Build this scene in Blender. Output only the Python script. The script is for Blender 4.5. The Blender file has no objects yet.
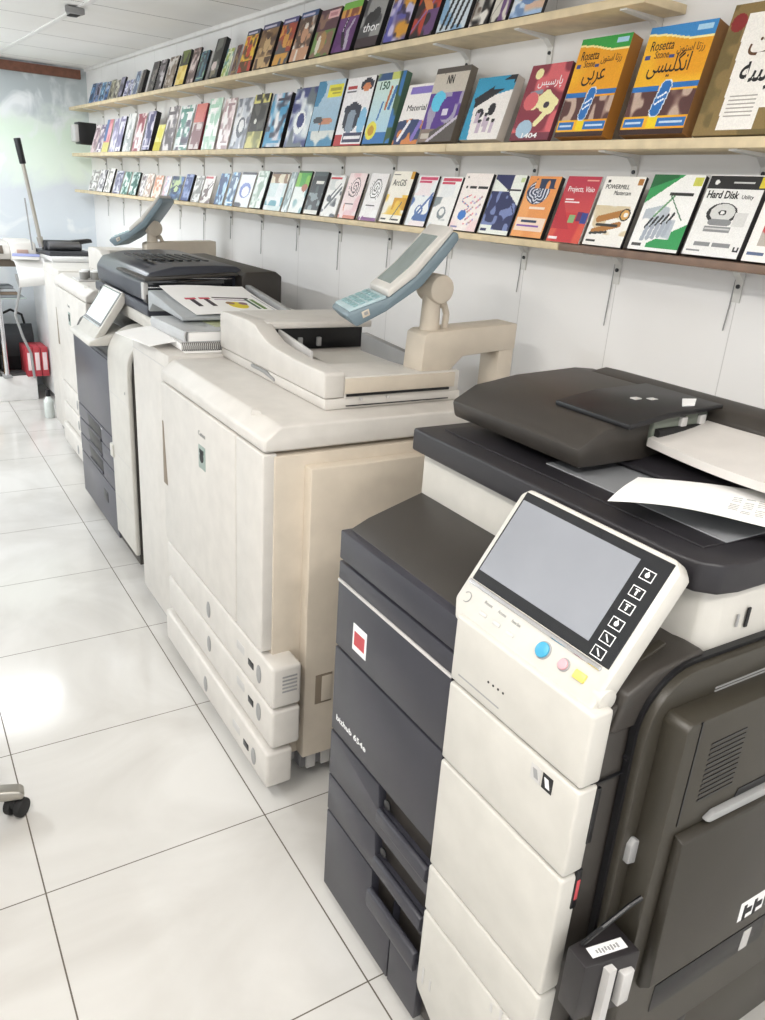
import bpy, bmesh, math, random
import numpy as np
from mathutils import Matrix, Vector, Euler
random.seed(7)
SC = bpy.context.scene
COL = SC.collection
PI = math.pi
A = -0.0440                                   # the room is turned this much against the floor tiles
RZ = -A
CA, SA = math.cos(A), math.sin(A)
def room(u, v, z=0.0):                        # room coordinates: u towards the book wall, v along it
    return Vector((u*CA + v*SA, -u*SA + v*CA, z))
WALL_U, FAR_V, CEIL_Z = 1.95, 7.26, 2.505

# ------------------------------------------------------------------ materials
def hexc(h):
    v = [int(h[i:i+2], 16)/255 for i in (0, 2, 4)]
    return tuple(x/12.92 if x <= .04045 else ((x+.055)/1.055)**2.4 for x in v)
MATS = {}
def mat(name, h, rough=.5, metal=0.0, var=.05, scale=14.0, bump=0.0, bscale=220.0, coat=0.0, spec=.5):
    if name in MATS: return MATS[name]
    m = bpy.data.materials.new(name); m.use_nodes = True
    nt = m.node_tree; p = nt.nodes['Principled BSDF']
    c = hexc(h)
    tc = nt.nodes.new('ShaderNodeTexCoord')
    n = nt.nodes.new('ShaderNodeTexNoise'); n.inputs['Scale'].default_value = scale; n.inputs['Detail'].default_value = 4
    nt.links.new(tc.outputs['Object'], n.inputs['Vector'])
    r = nt.nodes.new('ShaderNodeValToRGB')
    r.color_ramp.elements[0].position = .3; r.color_ramp.elements[1].position = .7
    r.color_ramp.elements[0].color = (*[x*(1-var) for x in c], 1)
    r.color_ramp.elements[1].color = (*[min(1, x*(1+var)) for x in c], 1)
    nt.links.new(n.outputs['Fac'], r.inputs['Fac']); nt.links.new(r.outputs['Color'], p.inputs['Base Color'])
    p.inputs['Roughness'].default_value = rough; p.inputs['Metallic'].default_value = metal
    p.inputs['Coat Weight'].default_value = coat; p.inputs['Specular IOR Level'].default_value = spec
    if bump:
        n2 = nt.nodes.new('ShaderNodeTexNoise'); n2.inputs['Scale'].default_value = bscale
        nt.links.new(tc.outputs['Object'], n2.inputs['Vector'])
        b = nt.nodes.new('ShaderNodeBump'); b.inputs['Strength'].default_value = bump; b.inputs['Distance'].default_value = .002
        nt.links.new(n2.outputs['Fac'], b.inputs['Height']); nt.links.new(b.outputs['Normal'], p.inputs['Normal'])
    MATS[name] = m
    return m
def emis(name, h, s):
    m = bpy.data.materials.new(name); m.use_nodes = True
    p = m.node_tree.nodes['Principled BSDF']
    p.inputs['Emission Color'].default_value = (*hexc(h), 1); p.inputs['Emission Strength'].default_value = s
    p.inputs['Base Color'].default_value = (.8, .8, .8, 1)
    return m
CREAM = mat('cream_plastic', 'd3cfc9', .42, bump=.08)
CREAM2 = mat('cream_plastic_side', 'cfc4b4', .45, bump=.08)
WHITE = mat('white_plastic', 'c9c6bf', .38, bump=.06)
CHAR = mat('charcoal_plastic', '35353d', .38, bump=.15, bscale=500)
DARK = mat('dark_plastic', '35312d', .42, bump=.15, bscale=500)
DARK2 = mat('dark_plastic_side', '37332b', .4, bump=.12, bscale=500)
SCAN = mat('scanner_black', '222024', .45, bump=.1, bscale=500)
BLACK = mat('black_plastic', '131316', .4)
GLOSS = mat('black_gloss', '16181d', .08, coat=.5)
LCD = mat('grey_screen', '8b8e95', .16, var=.12, scale=3, spec=.6)
GREY = mat('grey_plastic', '9a9a9a', .5)
LGREY = mat('light_grey_plastic', 'c6c4c2', .45)
TRAYG = mat('tray_grey', 'cdc9c5', .45, bump=.05)
BLUEG = mat('blue_grey_plastic', '75868f', .45)
PALEB = mat('pale_blue_plastic', 'b6cbd0', .45)
CHROME = mat('chrome', 'd8d8da', .18, 1.0, var=.02)
ALU = mat('brushed_aluminium', 'b4b0a8', .35, 1.0, var=.04)
PAPER = mat('white_paper', 'f6f5f3', .8, var=.02)
INK = mat('black_ink', '1a1a1c', .6)
WINK = mat('white_ink', 'f2f2f2', .5)
RUBBER = mat('black_rubber', '1b1b1c', .7)
WOODT = mat('brown_wood', '7a5140', .6, var=.2, scale=30)

# ------------------------------------------------------------------ mesh building
class MB:
    def __init__(s): s.bm = bmesh.new(); s.M = None
    def _new(s, before, bev, seg, smooth=False):
        vs = [v for v in s.bm.verts if v not in before]
        if bev:
            es = set()
            for v in vs:
                for e in v.link_edges:
                    if len(e.link_faces) == 2 and e.calc_face_angle(0) > .35: es.add(e)
            old = set(before)
            bmesh.ops.bevel(s.bm, geom=list(es), offset=bev, offset_type='OFFSET', segments=seg, profile=.5, affect='EDGES', clamp_overlap=True)
            vs = [v for v in s.bm.verts if v not in old]
        if s.M is not None: bmesh.ops.transform(s.bm, matrix=s.M, verts=vs)
        return vs
    def box(s, x0, x1, y0, y1, z0, z1, bev=0, seg=2):
        return s.prism('z', [(x0, y0), (x1, y0), (x1, y1), (x0, y1)], z0, z1, bev, seg)
    def prism(s, ax, pts, a0, a1, bev=0, seg=2):
        before = set(s.bm.verts)
        def P(p, a):
            return {'z': (p[0], p[1], a), 'y': (p[0], a, p[1]), 'x': (a, p[0], p[1])}[ax]
        lo = [s.bm.verts.new(P(p, a0)) for p in pts]; hi = [s.bm.verts.new(P(p, a1)) for p in pts]
        n = len(pts)
        fs = [s.bm.faces.new(lo[::-1]), s.bm.faces.new(hi)]
        for i in range(n): fs.append(s.bm.faces.new((lo[i], lo[(i+1) % n], hi[(i+1) % n], hi[i])))
        bmesh.ops.recalc_face_normals(s.bm, faces=fs)
        return s._new(before, bev, seg)
    def cyl(s, p0, p1, r0, r1=None, n=20, caps=True, bev=0):
        r1 = r0 if r1 is None else r1
        p0, p1 = Vector(p0), Vector(p1); d = (p1-p0); q = Vector((0, 0, 1)).rotation_difference(d.normalized()).to_matrix()
        before = set(s.bm.verts)
        a = [s.bm.verts.new(p0 + q @ Vector((r0*math.cos(2*PI*i/n), r0*math.sin(2*PI*i/n), 0))) for i in range(n)]
        b = [s.bm.verts.new(p1 + q @ Vector((r1*math.cos(2*PI*i/n), r1*math.sin(2*PI*i/n), 0))) for i in range(n)]
        fs = [s.bm.faces.new((a[i], a[(i+1) % n], b[(i+1) % n], b[i])) for i in range(n)]
        if caps: fs += [s.bm.faces.new(a[::-1]), s.bm.faces.new(b)]
        bmesh.ops.recalc_face_normals(s.bm, faces=fs)
        return s._new(before, bev, 2)
    def tube(s, pts, r, n=10):
        for a, b in zip(pts[:-1], pts[1:]): s.cyl(a, b, r, n=n)
        for p in pts[1:-1]: s.sph(p, r, n)
    def sph(s, c, r, n=14, sc=(1, 1, 1)):
        before = set(s.bm.verts)
        M = Matrix.Translation(c) @ Matrix.Diagonal((*[r*k for k in sc], 1))
        bmesh.ops.create_uvsphere(s.bm, u_segments=n, v_segments=max(6, n//2), radius=1, matrix=M)
        return s._new(before, 0, 1)
    def sheet(s, fn, nu, nv, th=.0012):       # a thin curved sheet with real thickness; fn(a, b) -> point
        before = set(s.bm.verts)
        def grid(off): return [[s.bm.verts.new(Vector(fn(i/nu, j/nv)) + Vector((0, 0, off))) for j in range(nv+1)] for i in range(nu+1)]
        g, h = grid(0), grid(-th); fs = []
        for i in range(nu):
            for j in range(nv):
                fs.append(s.bm.faces.new((g[i][j], g[i+1][j], g[i+1][j+1], g[i][j+1])))
                fs.append(s.bm.faces.new((h[i][j], h[i][j+1], h[i+1][j+1], h[i+1][j])))
        for i in range(nu):
            for j in (0, nv): fs.append(s.bm.faces.new((g[i][j], g[i+1][j], h[i+1][j], h[i][j])))
        for j in range(nv):
            for i in (0, nu): fs.append(s.bm.faces.new((g[i][j], g[i][j+1], h[i][j+1], h[i][j])))
        bmesh.ops.recalc_face_normals(s.bm, faces=fs)
        return s._new(before, 0, 1)
def obj(name, mb, m, parent=None, label=None, ang=.6):
    me = bpy.data.meshes.new(name); mb.bm.to_mesh(me); mb.bm.free()
    me.shade_smooth(); me.set_sharp_from_angle(angle=ang)
    for k in (m if isinstance(m, (list, tuple)) else [m]): me.materials.append(k)
    o = bpy.data.objects.new(name, me); COL.objects.link(o)
    if parent is not None: o.parent = parent
    if label: o['label'] = label
    return o
def thing(name, label, cat, loc=(0, 0, 0), rotz=0.0, group=None):
    o = bpy.data.objects.new(name, None); COL.objects.link(o); o.empty_display_size = .1
    o.location = loc; o.rotation_euler = (0, 0, rotz); o['label'] = label; o['category'] = cat
    if group: o['group'] = group
    return o
def tag(o, label, cat, group=None):
    o['label'] = label; o['category'] = cat
    if group: o['group'] = group
    return o
def struct(o, label, cat):
    o['kind'] = 'structure'; o['label'] = label; o['category'] = cat
    return o
def lettering(name, s, origin, right, up, size, m, parent=None, width=None, depth=.0006, bold=0.0, align='LEFT', label=None):
    cu = bpy.data.curves.new('lettering', 'FONT'); cu.body = s; cu.size = 1; cu.extrude = 0; cu.resolution_u = 3; cu.offset = bold
    to = bpy.data.objects.new('lettering', cu); COL.objects.link(to)
    dg = bpy.context.evaluated_depsgraph_get()
    me = bpy.data.meshes.new_from_object(to.evaluated_get(dg)); bpy.data.objects.remove(to); bpy.data.curves.remove(cu)
    xs = [v.co.x for v in me.vertices]; x0, x1 = min(xs), max(xs)
    k = size; kx = (width/(x1-x0)) if width else size
    r, u = Vector(right).normalized(), Vector(up).normalized(); n = r.cross(u)
    o0 = Vector(origin)
    sh = {'LEFT': x0, 'CENTER': (x0+x1)/2, 'RIGHT': x1}[align]
    bm = bmesh.new(); bm.from_mesh(me); bpy.data.meshes.remove(me)
    for v in bm.verts: v.co = o0 + r*((v.co.x-sh)*kx) + u*(v.co.y*k)
    ret = bmesh.ops.extrude_face_region(bm, geom=bm.faces[:])
    bmesh.ops.translate(bm, verts=[g for g in ret['geom'] if isinstance(g, bmesh.types.BMVert)], vec=n*depth)
    bmesh.ops.recalc_face_normals(bm, faces=bm.faces[:])
    w = MB(); w.bm.free(); w.bm = bm
    o = obj(name, w, m, parent, label, ang=.5)
    return o
# ------------------------------------------------------------------ the room
def floor_mat():
    m = bpy.data.materials.new('marble_tiles'); m.use_nodes = True; nt = m.node_tree; p = nt.nodes['Principled BSDF']; L = nt.links.new
    tc = nt.nodes.new('ShaderNodeTexCoord'); sx = nt.nodes.new('ShaderNodeSeparateXYZ'); L(tc.outputs['Object'], sx.inputs[0])
    def math_(op, a, b=None):
        n = nt.nodes.new('ShaderNodeMath'); n.operation = op
        for i, q in enumerate((a, b)):
            if q is None: continue
            if isinstance(q, (int, float)): n.inputs[i].default_value = q
            else: L(q, n.inputs[i])
        return n.outputs[0]
    def line(ax, off, w):
        t = math_('FRACT', math_('ADD', math_('DIVIDE', math_('SUBTRACT', ax, off), .6), 20.5))
        return math_('LESS_THAN', math_('ABSOLUTE', math_('SUBTRACT', t, .5)), w/.6)
    g = math_('MAXIMUM', line(sx.outputs['X'], .1432, .0019), line(sx.outputs['Y'], 1.0754, .0017))
    n = nt.nodes.new('ShaderNodeTexNoise'); n.inputs['Scale'].default_value = 1.7; n.inputs['Detail'].default_value = 8; n.inputs['Distortion'].default_value = 1.2
    L(tc.outputs['Object'], n.inputs['Vector'])
    r = nt.nodes.new('ShaderNodeValToRGB'); e = r.color_ramp.elements
    e[0].position = .34; e[0].color = (*hexc('c8c5c0'), 1); e[1].position = .62; e[1].color = (*hexc('d9d7d3'), 1)
    L(n.outputs['Fac'], r.inputs['Fac'])
    mx = nt.nodes.new('ShaderNodeMix'); mx.data_type = 'RGBA'; L(g, mx.inputs['Factor']); L(r.outputs['Color'], mx.inputs['A']); mx.inputs['B'].default_value = (*hexc('5f574c'), 1)
    L(mx.outputs['Result'], p.inputs['Base Color'])
    rr = math_('ADD', math_('MULTIPLY', g, .5), .13); L(rr, p.inputs['Roughness'])
    return m
def plane_obj(name, corners, th, m):
    b = MB(); c = [Vector(q) for q in corners]; n = (c[1]-c[0]).cross(c[3]-c[0]).normalized()*th
    lo = [b.bm.verts.new(q) for q in c]; hi = [b.bm.verts.new(q+n) for q in c]
    b.bm.faces.new(lo); b.bm.faces.new(hi[::-1])
    for i in range(4): b.bm.faces.new((lo[i], lo[(i+1) % 4], hi[(i+1) % 4], hi[i]))
    bmesh.ops.recalc_face_normals(b.bm, faces=b.bm.faces[:])
    return obj(name, b, m)
U0, V0 = -2.7, -2.6
fl = plane_obj('floor', [room(U0, V0), room(U0, FAR_V), room(WALL_U, FAR_V), room(WALL_U, V0)], .1, floor_mat())
struct(fl, 'white polished marble tile floor with thin dark joints', 'floor')
def ceil_mat():
    m = bpy.data.materials.new('ceiling_panels'); m.use_nodes = True; nt = m.node_tree; p = nt.nodes['Principled BSDF']; L = nt.links.new
    tc = nt.nodes.new('ShaderNodeTexCoord'); mp = nt.nodes.new('ShaderNodeMapping'); mp.vector_type = 'POINT'; mp.inputs['Rotation'].default_value = (0, 0, A)
    L(tc.outputs['Object'], mp.inputs['Vector']); sx = nt.nodes.new('ShaderNodeSeparateXYZ'); L(mp.outputs[0], sx.inputs[0])
    def math_(op, a, b=None):
        n = nt.nodes.new('ShaderNodeMath'); n.operation = op
        for i, q in enumerate((a, b)):
            if q is None: continue
            if isinstance(q, (int, float)): n.inputs[i].default_value = q
            else: L(q, n.inputs[i])
        return n.outputs[0]
    t = math_('FRACT', math_('ADD', math_('DIVIDE', math_('SUBTRACT', sx.outputs['Y'], 4.63), .6), 20.5))
    g = math_('LESS_THAN', math_('ABSOLUTE', math_('SUBTRACT', t, .5)), .0055)
    n = nt.nodes.new('ShaderNodeTexNoise'); n.inputs['Scale'].default_value = 2.2; n.inputs['Detail'].default_value = 3; L(tc.outputs['Object'], n.inputs['Vector'])
    r = nt.nodes.new('ShaderNodeValToRGB'); e = r.color_ramp.elements
    e[0].position = .3; e[0].color = (*hexc('f0eeeb'), 1); e[1].position = .7; e[1].color = (*hexc('f7f6f4'), 1); L(n.outputs['Fac'], r.inputs['Fac'])
    mx = nt.nodes.new('ShaderNodeMix'); mx.data_type = 'RGBA'; L(g, mx.inputs['Factor']); L(r.outputs['Color'], mx.inputs['A']); mx.inputs['B'].default_value = (*hexc('4a463f'), 1)
    L(mx.outputs['Result'], p.inputs['Base Color']); p.inputs['Roughness'].default_value = .6
    return m
ce = plane_obj('ceiling', [room(U0, V0, CEIL_Z), room(WALL_U, V0, CEIL_Z), room(WALL_U, FAR_V, CEIL_Z), room(U0, FAR_V, CEIL_Z)], .08, ceil_mat())
struct(ce, 'white suspended panel ceiling with dark shadow joints', 'ceiling')
def wall_mat():
    m = bpy.data.materials.new('white_wall_panels'); m.use_nodes = True; nt = m.node_tree; p = nt.nodes['Principled BSDF']; L = nt.links.new
    tc = nt.nodes.new('ShaderNodeTexCoord'); mp = nt.nodes.new('ShaderNodeMapping'); mp.inputs['Rotation'].default_value = (0, 0, A)
    L(tc.outputs['Object'], mp.inputs['Vector']); sx = nt.nodes.new('ShaderNodeSeparateXYZ'); L(mp.outputs[0], sx.inputs[0])
    def math_(op, a, b=None):
        n = nt.nodes.new('ShaderNodeMath'); n.operation = op
        for i, q in enumerate((a, b)):
            if q is None: continue
            if isinstance(q, (int, float)): n.inputs[i].default_value = q
            else: L(q, n.inputs[i])
        return n.outputs[0]
    t = math_('FRACT', math_('ADD', math_('DIVIDE', math_('SUBTRACT', sx.outputs['Y'], 1.63), .4), 20.5))
    g = math_('MULTIPLY', math_('LESS_THAN', math_('ABSOLUTE', math_('SUBTRACT', t, .5)), .004), .35)
    n = nt.nodes.new('ShaderNodeTexNoise'); n.inputs['Scale'].default_value = 3; L(tc.outputs['Object'], n.inputs['Vector'])
    r = nt.nodes.new('ShaderNodeValToRGB'); e = r.color_ramp.elements
    e[0].position = .3; e[0].color = (*hexc('f1f0ef'), 1); e[1].position = .7; e[1].color = (*hexc('f6f5f4'), 1); L(n.outputs['Fac'], r.inputs['Fac'])
    mx = nt.nodes.new('ShaderNodeMix'); mx.data_type = 'RGBA'; L(g, mx.inputs['Factor']); L(r.outputs['Color'], mx.inputs['A']); mx.inputs['B'].default_value = (*hexc('8c8984'), 1)
    L(mx.outputs['Result'], p.inputs['Base Color']); p.inputs['Roughness'].default_value = .45
    return m
w = plane_obj('wall_right', [room(WALL_U, V0), room(WALL_U, FAR_V), room(WALL_U, FAR_V, CEIL_Z), room(WALL_U, V0, CEIL_Z)], .1, wall_mat())
struct(w, 'white panelled wall carrying the three book shelves', 'wall')
def far_mat():  # pale colours banded by height and mottled by noise
    m = bpy.data.materials.new('mottled_pale_wall'); m.use_nodes = True; nt = m.node_tree; p = nt.nodes['Principled BSDF']; L = nt.links.new
    tc = nt.nodes.new('ShaderNodeTexCoord'); sx = nt.nodes.new('ShaderNodeSeparateXYZ'); L(tc.outputs['Object'], sx.inputs[0])
    def noise(sc, d, dist=0):
        n = nt.nodes.new('ShaderNodeTexNoise'); n.inputs['Scale'].default_value = sc; n.inputs['Detail'].default_value = d; n.inputs['Distortion'].default_value = dist
        L(tc.outputs['Object'], n.inputs['Vector']); return n.outputs['Fac']
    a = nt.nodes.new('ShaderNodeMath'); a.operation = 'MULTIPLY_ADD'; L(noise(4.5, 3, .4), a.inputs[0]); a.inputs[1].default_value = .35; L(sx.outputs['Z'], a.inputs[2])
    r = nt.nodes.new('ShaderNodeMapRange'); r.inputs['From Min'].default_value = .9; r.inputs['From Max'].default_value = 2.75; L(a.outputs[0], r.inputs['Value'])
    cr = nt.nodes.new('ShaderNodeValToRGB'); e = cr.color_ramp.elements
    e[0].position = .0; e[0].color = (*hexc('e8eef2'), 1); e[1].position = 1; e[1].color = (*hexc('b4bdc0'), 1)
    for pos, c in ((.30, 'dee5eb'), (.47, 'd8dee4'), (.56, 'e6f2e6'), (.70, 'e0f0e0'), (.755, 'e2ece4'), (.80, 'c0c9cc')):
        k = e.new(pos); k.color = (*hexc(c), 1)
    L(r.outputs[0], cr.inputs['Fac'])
    r2 = nt.nodes.new('ShaderNodeValToRGB'); e = r2.color_ramp.elements
    e[0].position = .56; e[0].color = (0, 0, 0, 1); e[1].position = .66; e[1].color = (1, 1, 1, 1); L(noise(3.0, 4, .8), r2.inputs['Fac'])
    mx = nt.nodes.new('ShaderNodeMix'); mx.data_type = 'RGBA'; L(r2.outputs['Color'], mx.inputs['Factor']); L(cr.outputs['Color'], mx.inputs['A']); mx.inputs['B'].default_value = (*hexc('eef2f4'), 1)
    L(mx.outputs['Result'], p.inputs['Base Color']); p.inputs['Roughness'].default_value = .3
    return m
w = plane_obj('wall_far', [room(U0, FAR_V), room(U0, FAR_V, CEIL_Z), room(WALL_U, FAR_V, CEIL_Z), room(WALL_U, FAR_V)], .1, far_mat())
struct(w, 'far wall with patchy pale green and grey blue tones', 'wall')
def rbox(name, u0, u1, v0, v1, z0, z1, m, bev=.002):
    b = MB(); b.M = Matrix.Rotation(RZ, 4, 'Z'); b.box(u0, u1, v0, v1, z0, z1, bev); return obj(name, b, m)
struct(rbox('trim_1', U0+.01, 1.90, FAR_V-.035, FAR_V-.002, 2.425, 2.490, WOODT), 'brown wooden batten along the top of the far wall', 'trim')
struct(rbox('trim_2', 1.255, 1.285, V0+.01, FAR_V-.04, CEIL_Z-.006, CEIL_Z+.001, mat('ceiling_strip', 'eceae8', .5)), 'white ceiling strip running the length of the room', 'trim')
struct(rbox('trim_3', 1.925, 1.949, V0+.01, FAR_V-.04, CEIL_Z-.022, CEIL_Z-.0005, mat('ceiling_strip', 'eceae8', .5)), 'white edge moulding between ceiling and book wall', 'trim')

LW = mat('white_paint', 'e6e4e0', .6)
b = MB(); b.M = Matrix.Rotation(RZ, 4, 'Z')  # unseen left wall, its openings placed to let side daylight in
b.box(U0-.12, U0, V0, FAR_V, 0, .35); b.box(U0-.12, U0, V0, FAR_V, 2.38, CEIL_Z-.001); b.box(U0-.12, U0, 7.0, FAR_V, .35, 2.38); b.box(U0-.12, U0, 4.4, 4.6, .35, 2.38); b.box(U0-.12, U0, V0, 1.9, .35, 2.38)
struct(obj('wall_left', b, LW), 'unseen white left wall with two wide openings added for side light', 'wall')
for k, (c, d) in enumerate(((1.9, 4.4), (4.6, 7.0))):  # frames for the added openings that brighten the room from the left
    b = MB(); b.M = Matrix.Rotation(RZ, 4, 'Z')
    n_ = 3
    for q in range(n_+1):
        v_ = c+.03+(d-c-.06)*q/n_; b.box(U0-.09, U0-.03, v_-.025, v_+.025, .352, 2.378, .004)
    b.box(U0-.09, U0-.03, c, d, .352, .40, .004); b.box(U0-.09, U0-.03, c, d, 2.33, 2.378, .004)
    struct(obj('window_%d' % (k+1), b, ALU), ('near', 'far')[k]+' aluminium window frame, unseen, in an opening added for side light', 'window')

# ceiling lamps: tube battens
TUBE = emis('lamp_tube', 'fffaf3', 20.0); TUBEC = emis('lamp_tube_cool', 'eef6ff', 15.0)
def lamp(u, v, along, cool, label, power, L_=1.2):
    t = thing('ceiling_lamp', label, 'ceiling lamp', room(u, v, CEIL_Z), RZ + (PI/2 if along == 'v' else 0), 'tube lamps on the ceiling')
    b = MB(); b.box(-L_/2, L_/2, -.09, .09, -.03, -.0005, .004); obj('lamp_housing', b, WHITE, t)
    for y in (-.045, .045):
        b = MB(); b.cyl((-L_/2+.03, y, -.048), (L_/2-.03, y, -.048), .014, n=12); obj('lamp_tube', b, TUBEC if cool else TUBE, t)
    ld = bpy.data.lights.new('lamp_light', 'AREA'); ld.shape = 'RECTANGLE'; ld.size = L_; ld.size_y = .2; ld.energy = power
    ld.color = (.93, .97, 1.0) if cool else (1.0, .972, .935)
    lo = bpy.data.objects.new('lamp_light', ld); COL.objects.link(lo); lo.parent = t; lo.location = (0, 0, -.075)
lamp(.50, 6.20, 'u', True, 'tube lamp on the ceiling near the far wall', 16)
lamp(-1.25, 4.9, 'v', True, 'tube lamp on the ceiling halfway down the room', 62)
lamp(-.40, .95, 'v', False, 'tube lamp on the ceiling near the shop entrance', 20)
lamp(.35, -.4, 'u', False, 'tube lamp on the ceiling right above the shop entrance', 17)
t = thing('ceiling_vent', 'small grey square fitting hanging from the ceiling strip', 'ceiling vent', room(1.24, 4.80, CEIL_Z-.006), RZ)
b = MB(); b.prism('z', [(-.05, -.06), (.05, -.06), (.035, .06), (-.005, .075)], -.03, 0, .006); obj('vent_housing', b, GREY, t)
b = MB()
for k in range(4): b.box(-.02, .03, -.035+k*.02, -.027+k*.02, -.033, -.029)
obj('vent_slats', b, BLACK, t)

# world: daylight from the open shop front behind the camera
wd = bpy.data.worlds.new('daylight'); SC.world = wd; wd.use_nodes = True
bg = wd.node_tree.nodes['Background']; bg.inputs[0].default_value = (.97, .988, 1.0, 1); bg.inputs[1].default_value = 1.25

# ------------------------------------------------------------------ camera
cd = bpy.data.cameras.new('camera'); cam = bpy.data.objects.new('camera', cd); COL.objects.link(cam)
cd.sensor_fit = 'VERTICAL'; cd.sensor_height = 36; cd.sensor_width = 27; cd.lens = 787.2437/1020*36; cd.clip_start = .02
def cam_rot(pitch, roll, yaw):
    cp, sp = math.cos(pitch), math.sin(pitch)
    fw = Vector((math.sin(yaw)*cp, math.cos(yaw)*cp, -sp)); rt = Vector((math.cos(yaw), -math.sin(yaw), 0)); up = rt.cross(fw)
    c, s = math.cos(roll), math.sin(roll); r2 = rt*c + up*s; u2 = up*c - rt*s
    return Matrix((r2, u2, -fw)).transposed().to_4x4()
cam.matrix_world = Matrix.Translation((0, 0, 1.6946)) @ cam_rot(.3746, .0698, .5719)
SC.camera = cam
SC.view_settings.view_transform = 'Standard'; SC.view_settings.look = 'None'; SC.view_settings.gamma = 1; SC.view_settings.exposure = 0.32
SC.view_settings.use_curve_mapping = False
# ------------------------------------------------------------------ shelves and software boxes
SHZ = {'t': 2.2140, 'm': 1.8827, 'b': 1.6106}; SHT = {'t': .022, 'm': .024, 'b': .020}
PLANK = mat('pale_wood_board', 'd9c7a4', .55, var=.12, scale=18); PLANKD = mat('dark_wood_board', '7d6657', .55, var=.15, scale=18)
STEEL = mat('white_bracket_steel', 'dddcd8', .4)
SHNAME = {'t': 'top', 'm': 'middle', 'b': 'bottom'}
for k in 'tmb':
    z = SHZ[k]
    t = thing('wall_shelf', {'t': 'highest pale wood wall shelf, just under the ceiling', 'm': 'middle pale wood wall shelf, with the thickest boxes', 'b': 'lowest wall shelf, pale wood with a dark brown near section'}[k], 'shelf', room(WALL_U, 0, z), RZ, 'wall shelves')
    segs = [(-.4, 1.725, PLANKD), (1.728, 3.9, PLANK), (3.903, 7.2, PLANK)] if k == 'b' else [(-.4, 2.3, PLANK), (2.303, 4.35, PLANK), (4.353, 7.2, PLANK)]
    if k == 't': segs = [(1.55, 2.73, PLANK), (2.733, 4.0, PLANK), (4.003, 5.7, PLANK), (5.703, 7.2, PLANK)]
    for a, c, m in segs:
        b = MB(); b.box(-.166, -.001, a, c, -SHT[k], 0, .002); obj('board', b, m, t)
    v = 1.63 - (.4 if k != 't' else 0)
    i = 0
    while v < 7.1:
        long_ = .10 if k != 'b' else .085
        b = MB(); b.prism('y', [(-.001, -SHT[k]), (-.15, -SHT[k]), (-.15, -SHT[k]-.004), (-.03, -SHT[k]-.010), (-.006, -SHT[k]-.03), (-.004, -SHT[k]-long_), (-.001, -SHT[k]-long_)], v-.011, v+.011)
        br = obj('shelf_bracket', b, STEEL, t)
        b = MB(); b.cyl((-.001, v, -SHT[k]-.045), (-.009, v, -SHT[k]-.045), .0055, n=10); obj('screw', b, BLACK, br)
        if k == 'b':
            b = MB(); b.tube([(-.004, v+.012, -SHT[k]-.02), (-.004, v+.014, -SHT[k]-.10), (-.004, v+.018, -SHT[k]-.16-.05*(i % 2))], .0018, 6); obj('hanging_cable', b, GREY, t)
        v += .4; i += 1

PRINT = bpy.data.materials.new('printed_sleeve'); PRINT.use_nodes = True
_nt = PRINT.node_tree; _p = _nt.nodes['Principled BSDF']; _a = _nt.nodes.new('ShaderNodeVertexColor'); _a.layer_name = 'Col'
_n = _nt.nodes.new('ShaderNodeTexNoise'); _n.inputs['Scale'].default_value = 60
_m = _nt.nodes.new('ShaderNodeMix'); _m.data_type = 'RGBA'; _m.blend_type = 'SOFT_LIGHT'; _m.inputs['Factor'].default_value = .12
_nt.links.new(_a.outputs['Color'], _m.inputs['A']); _nt.links.new(_n.outputs['Color'], _m.inputs['B']); _nt.links.new(_m.outputs['Result'], _p.inputs['Base Color'])
_p.inputs['Roughness'].default_value = .38

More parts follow.
